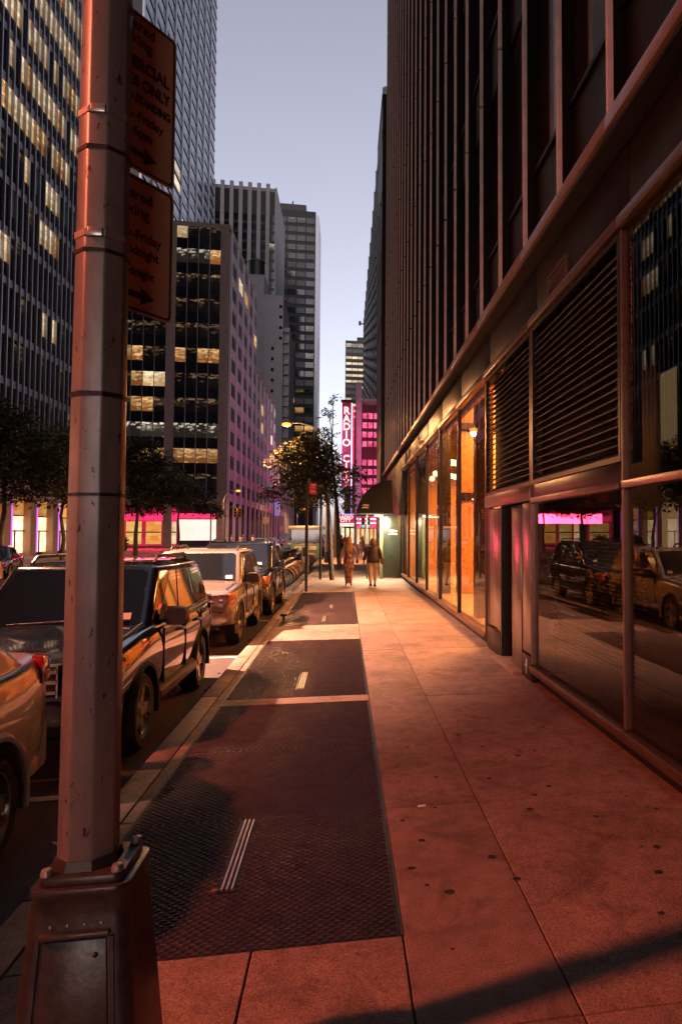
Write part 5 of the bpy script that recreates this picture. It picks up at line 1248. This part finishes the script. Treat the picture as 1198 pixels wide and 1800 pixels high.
# ------------------------------------------------------------------ docked hire bicycles
M['bike'] = mk('bike_frame', (.03,.05,.09), .35, .3); M['bikefender'] = mk('bike_fender', (.35,.16,.07), .4, .2)
bg_ = 'hire bicycles docked side by side at the kerb'
bk = thing('hire_bicycle', 'hire bicycle, first from the near end of the nearer docked row', 'bicycle', group=bg_)
tyre_m = MB().lathe([(.335,-.022),(.35,-.012),(.35,.012),(.335,.022),(.322,.012),(.322,-.012)], 24, axis='y').mesh('wheel', M['rubber'], 60)
sp_ = MB()
for k in range(12): a = math.pi*k/6; sp_.bar((0,0,0),(.325*math.cos(a),0,.325*math.sin(a)),.005,.005,(0,1,0))
sp_.lathe([(.322,-.01),(.31,0),(.322,.01)], 24, axis='y')
spm = sp_.mesh('spokes', M['alloy'])
for x in (-.52,.54):
    w_ = link('wheel', tyre_m, bk, (x,0,.35)); link('spokes', spm, w_)
    fd = MB(); rs_ = []
    for k in range(13): a = R(10+160*k/12); rs_.append([(x+math.cos(a)*.375,-.035,.35+math.sin(a)*.375),(x+math.cos(a)*.385,0,.35+math.sin(a)*.385),(x+math.cos(a)*.375,.035,.35+math.sin(a)*.375)])
    fd.rings(rs_, False, False).build('fender', M['bikefender'], bk, smooth=60)
MB().path([(-.52,0,.35),(-.12,0,.33),(.40,0,.62),(.54,0,.35)], .022, 6).path([(-.12,0,.33),(-.22,0,.78)], .02, 6).path([(.40,0,.62),(.36,0,1.02)], .02, 6).build('frame', M['bike'], bk)
MB().path([(.28,-.3,1.03),(.36,-.12,1.05),(.36,.12,1.05),(.28,.3,1.03)], .014, 6).build('handlebar', M['trim'], bk)
MB().rings([[(-.36,-.09,.80),(-.36,.09,.80),(-.36,.09,.86),(-.36,-.09,.86)],[(-.10,-.03,.81),(-.10,.03,.81),(-.10,.03,.86),(-.10,-.03,.86)]]).build('saddle', M['trim'], bk, bevel=.01)
MB().box(.46,.72,-.13,.13,.82,1.0).build('basket', M['trim'], bk)
MB().box(.86,1.02,-.09,.09,.0,.85).build('dock_post', M['galv'], bk, bevel=.02)
dk0 = Vector((-2.72, 27.6, -.13))
k = 0
for row, (y0, n_, words_) in enumerate(((27.2, 16, 'first'), (39.5, 18, 'second'))):
    for i in range(n_):
        y = y0+.52*i
        rowname = ('nearer docked row', 'farther docked row')[row]
        ORD = ['first','second','third','fourth','fifth','sixth','seventh','eighth','ninth','tenth','eleventh','twelfth','thirteenth','fourteenth','fifteenth','sixteenth','seventeenth','eighteenth']
        lab = 'hire bicycle, %s from the near end of the %s' % (ORD[i], rowname)
        if k == 0: bk.location = (-2.74, y, -.13); bk.rotation_euler = (0,0,R(180))
        else: dup(bk, (-2.74+random.uniform(-.03,.03), y, -.13), R(180+random.uniform(-3,3)), lab)
        k += 1
dp = thing('dock_terminal', 'tan dock terminal slab standing at the front of the bicycle row', 'terminal', (-2.35,26.6,-.13), world=True)
MB().box(-2.55,-2.15,26.55,26.68,-.13,.86).build('slab', M['tan'], dp, bevel=.02); MB().box(-2.5,-2.2,26.54,26.56,.4,.8).build('panel', M['signface'], dp)
dq = thing('dock_terminal', 'pale dock terminal post between the two bicycle rows', 'terminal', (-2.0,37.6,-.13), world=True)
MB().box(-2.2,-1.85,37.5,37.8,-.13,1.25).build('slab', M['kio'] if False else M['signface'], dq, bevel=.03); MB().box(-2.15,-1.9,37.48,37.5,.7,1.15).build('panel', M['dark'], dq)

# ------------------------------------------------------------------ people
M['skin'] = mk('skin', (.42,.25,.18), .5, var=.08); M['hair_b'] = mk('blonde_hair', (.30,.15,.06), .5, var=.35, scale=30, stretch=(1,1,.2)); M['hair_d'] = mk('brown_hair', (.16,.08,.04), .5, var=.35, scale=30, stretch=(1,1,.2))
M['hair_k'] = mk('dark_hair', (.02,.014,.01), .5)
M['cloth_k'] = mk('black_cloth', (.014,.013,.014), .85); M['cloth_cream'] = mk('cream_trousers', (.52,.40,.30), .8, var=.1); M['cloth_red'] = mk('red_cloth', (.4,.04,.03), .8); M['cloth_w'] = mk('white_cloth', (.6,.56,.52), .8); M['bag'] = mk('brown_bag', (.10,.06,.03), .5)
def printcloth():
    m, t, b = nodes('patterned_dress'); co = objco(t, (1,1,.55))
    v = N(t, 'ShaderNodeTexVoronoi', Scale=11.); t.links.new(co, v.inputs[0]); n = N(t, 'ShaderNodeTexNoise', Scale=14., Detail=3.); t.links.new(co, n.inputs[0])
    a = N(t, 'ShaderNodeMath', operation='ADD'); t.links.new(v.outputs[0], a.inputs[0]); t.links.new(n.outputs[0], a.inputs[1])
    r = ramp(t, [(.0,(.05,.03,.03)),(.78,(.07,.035,.03)),(.84,(.45,.28,.15)),(.98,(.50,.36,.24)),(1.0,(.14,.05,.05))]); t.links.new(a.outputs[0], r.inputs[0]); t.links.new(r.outputs[0], b.inputs['Base Color']); b.inputs['Roughness'].default_value = .8; return m
M['print'] = printcloth()
def stripe():
    m, t, b = nodes('quilted_jacket'); w = N(t, 'ShaderNodeTexWave', Scale=5.); w.bands_direction = 'Z'; t.links.new(objco(t), w.inputs[0])
    r = ramp(t, [(.3,(.014,.012,.014)),(.8,(.06,.045,.045))]); t.links.new(w.outputs[0], r.inputs[0]); t.links.new(r.outputs[0], b.inputs['Base Color']); b.inputs['Roughness'].default_value = .55; return m
M['jacket'] = stripe()
def skinned(name, joints, links, mat, parent, levels=2):
    me = bpy.data.meshes.new(name); ks = list(joints); me.from_pydata([joints[k][:3] for k in ks], [(ks.index(a), ks.index(b)) for a, b in links], [])
    o = link(name, me, parent); o.modifiers.new('k', 'SKIN')
    for i, k in enumerate(ks):
        rr = joints[k][3]; ry = joints[k][4] if len(joints[k]) > 4 else rr
        me.skin_vertices[0].data[i].radius = (rr, ry)
    me.skin_vertices[0].data[0].use_root = True
    s = o.modifiers.new('s', 'SUBSURF'); s.levels = levels
    bake(o); o.data.materials.clear(); o.data.materials.append(mat); smoothen(o.data, 80); return o
def tubeloft(sts, n=18):
    """stations (cx, cy, z, rx, ry)"""
    return MB().rings([[(cx+rx*math.cos(2*math.pi*k/n), cy_+ry*math.sin(2*math.pi*k/n), z) for k in range(n)] for cx, cy_, z, rx, ry in sts])
def person(name, label, x, y, rz, h, pose, group=None):
    t = thing(name, label, 'person', (x,y,0), rz, group); s = h/1.7; st = pose.get('stride', .2)
    J = {'pel':(0,0,.95,.12,.10),'waist':(0,0,1.08,.105,.08),'chest':(0,.01,1.26,.125,.085),'neck0':(0,0,1.40,.06,.055),'neck':(0,0,1.47,.042,.042),'head':(0,-.01,1.54,.07,.075),'head2':(0,-.015,1.62,.075,.085),'crown':(0,-.005,1.68,.045,.05)}
    E_ = [('pel','waist'),('waist','chest'),('chest','neck0'),('neck0','neck'),('neck','head'),('head','head2'),('head2','crown')]
    for q, sg in (('r',1),('l',-1)):
        f_ = st*sg*pose.get('lead',1)
        kz = .5 if f_ > 0 else .52
        J.update({q+'h':(sg*.09,0,.90,.085),q+'k':(sg*.085,-f_*.55+(-.03),.50,.055),q+'c':(sg*.083,-f_*.75,.34,.05),q+'a':(sg*.08,-f_*1.0+(0 if f_ > 0 else .03),.09 if f_ > 0 else .13,.036),q+'t':(sg*.085,-f_*1.0-.13,.035,.035,.03)})
        E_ += [('pel',q+'h'),(q+'h',q+'k'),(q+'k',q+'c'),(q+'c',q+'a'),(q+'a',q+'t')]
        ar = pose.get('arm_'+q) or [(sg*.23,.02,1.14),(sg*.25,-.05+.12*f_*5*.3,.92)]
        e, w = ar
        J.update({q+'s':(sg*.165,.0,1.37,.055),q+'e':(*e,.04),q+'w':(*w,.028),q+'p':(w[0],w[1]-.02,w[2]-.07,.034,.02)})
        E_ += [('chest',q+'s'),(q+'s',q+'e'),(q+'e',q+'w'),(q+'w',q+'p')]
        for fi, dx in enumerate((-.024,-.008,.008,.024)):
            J[q+'f%d' % fi] = (w[0]+dx,w[1]-.035,w[2]-.115,.0095); J[q+'g%d' % fi] = (w[0]+dx,w[1]-.06,w[2]-.15+.008*abs(fi-1),.008); E_ += [(q+'p',q+'f%d' % fi),(q+'f%d' % fi,q+'g%d' % fi)]
        J[q+'th'] = (w[0]-sg*.035,w[1]-.045,w[2]-.075,.011); E_.append((q+'p',q+'th'))
    JJ = {k: tuple(c*s for c in v) for k, v in J.items()}
    skinned('body', JJ, E_, pose.get('bodymat', M['skin']), t, 1)
    fc = MB().sphere((0,-.095*s,1.585*s), .014*s, 6, 5, (.8,1,1.3)).build('nose', M['skin'], t, smooth=80)
    for sg in (-1, 1): MB().sphere((sg*.03*s,-.083*s,1.615*s), .010*s, 6, 5, (1.3,.6,.7)).build('eye', M['white'], t); MB().sphere((sg*.078*s,0,1.60*s), .022*s, 6, 5, (.4,.8,1.2)).build('ear', M['skin'], t, smooth=80)
    MB().sphere((0,-.083*s,1.555*s), .018*s, 6, 4, (1.2,.4,.4)).build('mouth', M['cloth_red'], t)
    return t, s
# the camera sees these two from behind, so they walk towards +y (rotated half a turn)
w1, s = person('person', 'woman in a long patterned jumpsuit with long loose hair, walking away on the sidewalk', .12, 25.6, R(180), 1.76, dict(stride=.14, lead=1, arm_r=[(.24,.03,1.14),(.27,-.02,.94)], arm_l=[(-.25,.02,1.15),(-.29,-.14,.98)]))
def sc(sts): return [tuple(c*s for c in q) for q in sts]
tubeloft(sc([(0,0,1.38,.15,.085),(0,0,1.28,.158,.105),(0,0,1.12,.122,.092),(0,0,.98,.165,.12),(0,0,.86,.185,.13),(0,.0,.70,.18,.13),(0,.0,.52,.15,.125),(.0,0,.34,.12,.125),(.01,0,.20,.098,.12),(.01,0,.12,.09,.115)])).build('jumpsuit', M['print'], w1, smooth=70)
hb = tubeloft(sc([(0,.0,1.715,.03,.035),(0,.012,1.69,.078,.085),(0,.02,1.62,.098,.105),(0,.045,1.53,.108,.09),(0,.055,1.42,.125,.075),(.01,.065,1.32,.125,.06),(.02,.07,1.22,.10,.045),(.02,.07,1.16,.04,.02)])).build('hair', M['hair_b'], w1, smooth=70)
MB().rings([[(-.34*s,-.24*s,.80*s),(-.24*s,-.24*s,.80*s),(-.24*s,-.02*s,.80*s),(-.34*s,-.02*s,.80*s)],[(-.32*s,-.2*s,.93*s),(-.26*s,-.2*s,.93*s),(-.26*s,-.06*s,.93*s),(-.32*s,-.06*s,.93*s)]]).build('handbag', M['cloth_k'], w1, bevel=.01)
w2, s = person('person', 'woman in dark quilted jacket and cream trousers carrying a shoulder bag, walking away', .97, 25.45, R(180), 1.70, dict(stride=.16, lead=-1, arm_r=[(.27,.04,1.14),(.32,-.05,.93)], arm_l=[(-.26,.03,1.13),(-.27,-.14,.99)]))
tubeloft(sc([(0,0,1.44,.07,.07),(0,0,1.40,.16,.10),(0,0,1.30,.20,.135),(0,.005,1.15,.205,.15),(0,.01,1.0,.21,.155),(0,.01,.86,.225,.165),(0,.01,.845,.20,.15)])).build('jacket', M['jacket'], w2, smooth=70)
for sg in (1, -1):
    e, w = ((.27,.04,1.14),(.32,-.05,.95)) if sg > 0 else ((-.26,.03,1.13),(-.27,-.14,1.01))
    MB().path([Vector((sg*.13,0,1.38))*s, Vector((sg*.20,0,1.34))*s, Vector(e)*s, Vector(w)*s], [.07*s,.082*s,.068*s,.055*s], 10).build('sleeve', M['jacket'], w2, smooth=70)
    f_ = -.16*sg
    MB().path([Vector((sg*.085,0,.93))*s, Vector((sg*.095,0,.82))*s, Vector((sg*.088,-f_*.55-.03,.5))*s, Vector((sg*.083,-f_*.9,.2))*s], [.115*s,.115*s,.085*s,.06*s], 10).build('trouser_leg', M['cloth_cream'], w2, smooth=70)
    MB().rings([[(sg*.08*s+a*.045*s, (-f_+b)*s, z*s) for a, b in ((-1,.06),(1,.06),(1.1,-.12),(.5,-.19),(-.5,-.19),(-1.1,-.12))] for z in (-.005 if f_ > 0 else .03, .06 if f_ > 0 else .10)]).build('shoe', M['cloth_k'], w2, bevel=.012)
tubeloft(sc([(0,0,1.715,.03,.035),(0,.01,1.69,.08,.085),(0,.015,1.62,.104,.11),(0,.02,1.53,.115,.105),(0,.02,1.46,.095,.085),(0,.02,1.44,.05,.04)])).build('hair', M['hair_d'], w2, smooth=70)
bgp = MB().rings([[(-.42*s,-.1*s,.80*s),(-.27*s,-.1*s,.80*s),(-.27*s,.2*s,.80*s),(-.42*s,.2*s,.80*s)],[(-.40*s,-.06*s,1.02*s),(-.29*s,-.06*s,1.02*s),(-.29*s,.16*s,1.02*s),(-.40*s,.16*s,1.02*s)]]).build('shoulder_bag', M['bag'], w2, bevel=.012)
MB().path([Vector((-.34,-.04,1.02))*s, Vector((-.22,-.05,1.38))*s, Vector((-.17,.04,1.42))*s, Vector((-.34,.14,1.02))*s], .012*s, 6).build('strap', M['bag'], bgp)
w3, s = person('person', 'woman in short black dress walking ahead near the avenue', 1.16, 50.4, R(180), 1.72, dict(stride=.2))
tubeloft(sc([(0,0,1.40,.15,.09),(0,0,1.25,.165,.11),(0,0,1.1,.135,.10),(0,0,.9,.19,.135),(0,0,.66,.22,.16)])).build('dress', M['cloth_k'], w3, smooth=70)
tubeloft(sc([(0,0,1.715,.03,.035),(0,.01,1.69,.08,.085),(0,.02,1.58,.10,.10),(0,.04,1.44,.10,.06),(0,.04,1.36,.05,.02)])).build('hair', M['hair_k'], w3, smooth=70)
def simple_person(x, y, rz, label, top, legs, hair, g):
    global s
    p_, s = person('person', label, x, y, rz, 1.72, dict(stride=.15, bodymat=M['skin']), g)
    tubeloft(sc([(0,0,1.42,.14,.09),(0,0,1.28,.18,.12),(0,0,1.1,.165,.115),(0,0,.88,.185,.13)]), 12).build('shirt', M[top], p_, smooth=70)
    for sg in (1, -1): MB().path([Vector((sg*.085,0,.9))*s, Vector((sg*.085,-.08*sg*.5,.5))*s, Vector((sg*.083,-.14*sg,.1))*s], [.105*s,.08*s,.06*s], 8).build('trouser_leg', M[legs], p_, smooth=70)
    tubeloft(sc([(0,0,1.715,.03,.035),(0,.01,1.69,.08,.085),(0,.015,1.6,.10,.10),(0,.02,1.54,.09,.08)]), 12).build('hair', M[hair], p_, smooth=70)
    return p_
q0 = simple_person(-.35, 70.5, R(170), 'person in red top standing by the crossing below the marquee', 'cloth_red', 'cloth_k', 'hair_k', 'people waiting at the crossings')
q1 = simple_person(-14.6, 96.5, R(100), 'person in white shirt waiting before the ribbed arcade, leftmost of the cluster', 'cloth_w', 'cloth_w', 'hair_d', 'people waiting at the crossings')
for k, (x, y, rz, lab) in enumerate(((-13.6,97.5,200,'person in white, second of the pale cluster before the arcade'),(-13.0,95.5,60,'person in white, third of the pale cluster before the arcade'),(-12.1,98,150,'person in white at the right end of the pale cluster'))): dup(q1, (x,y,0), R(rz), lab)
dup(q0, (-.1,103,0), R(20), 'person in red top on the far side of the avenue under the marquee')
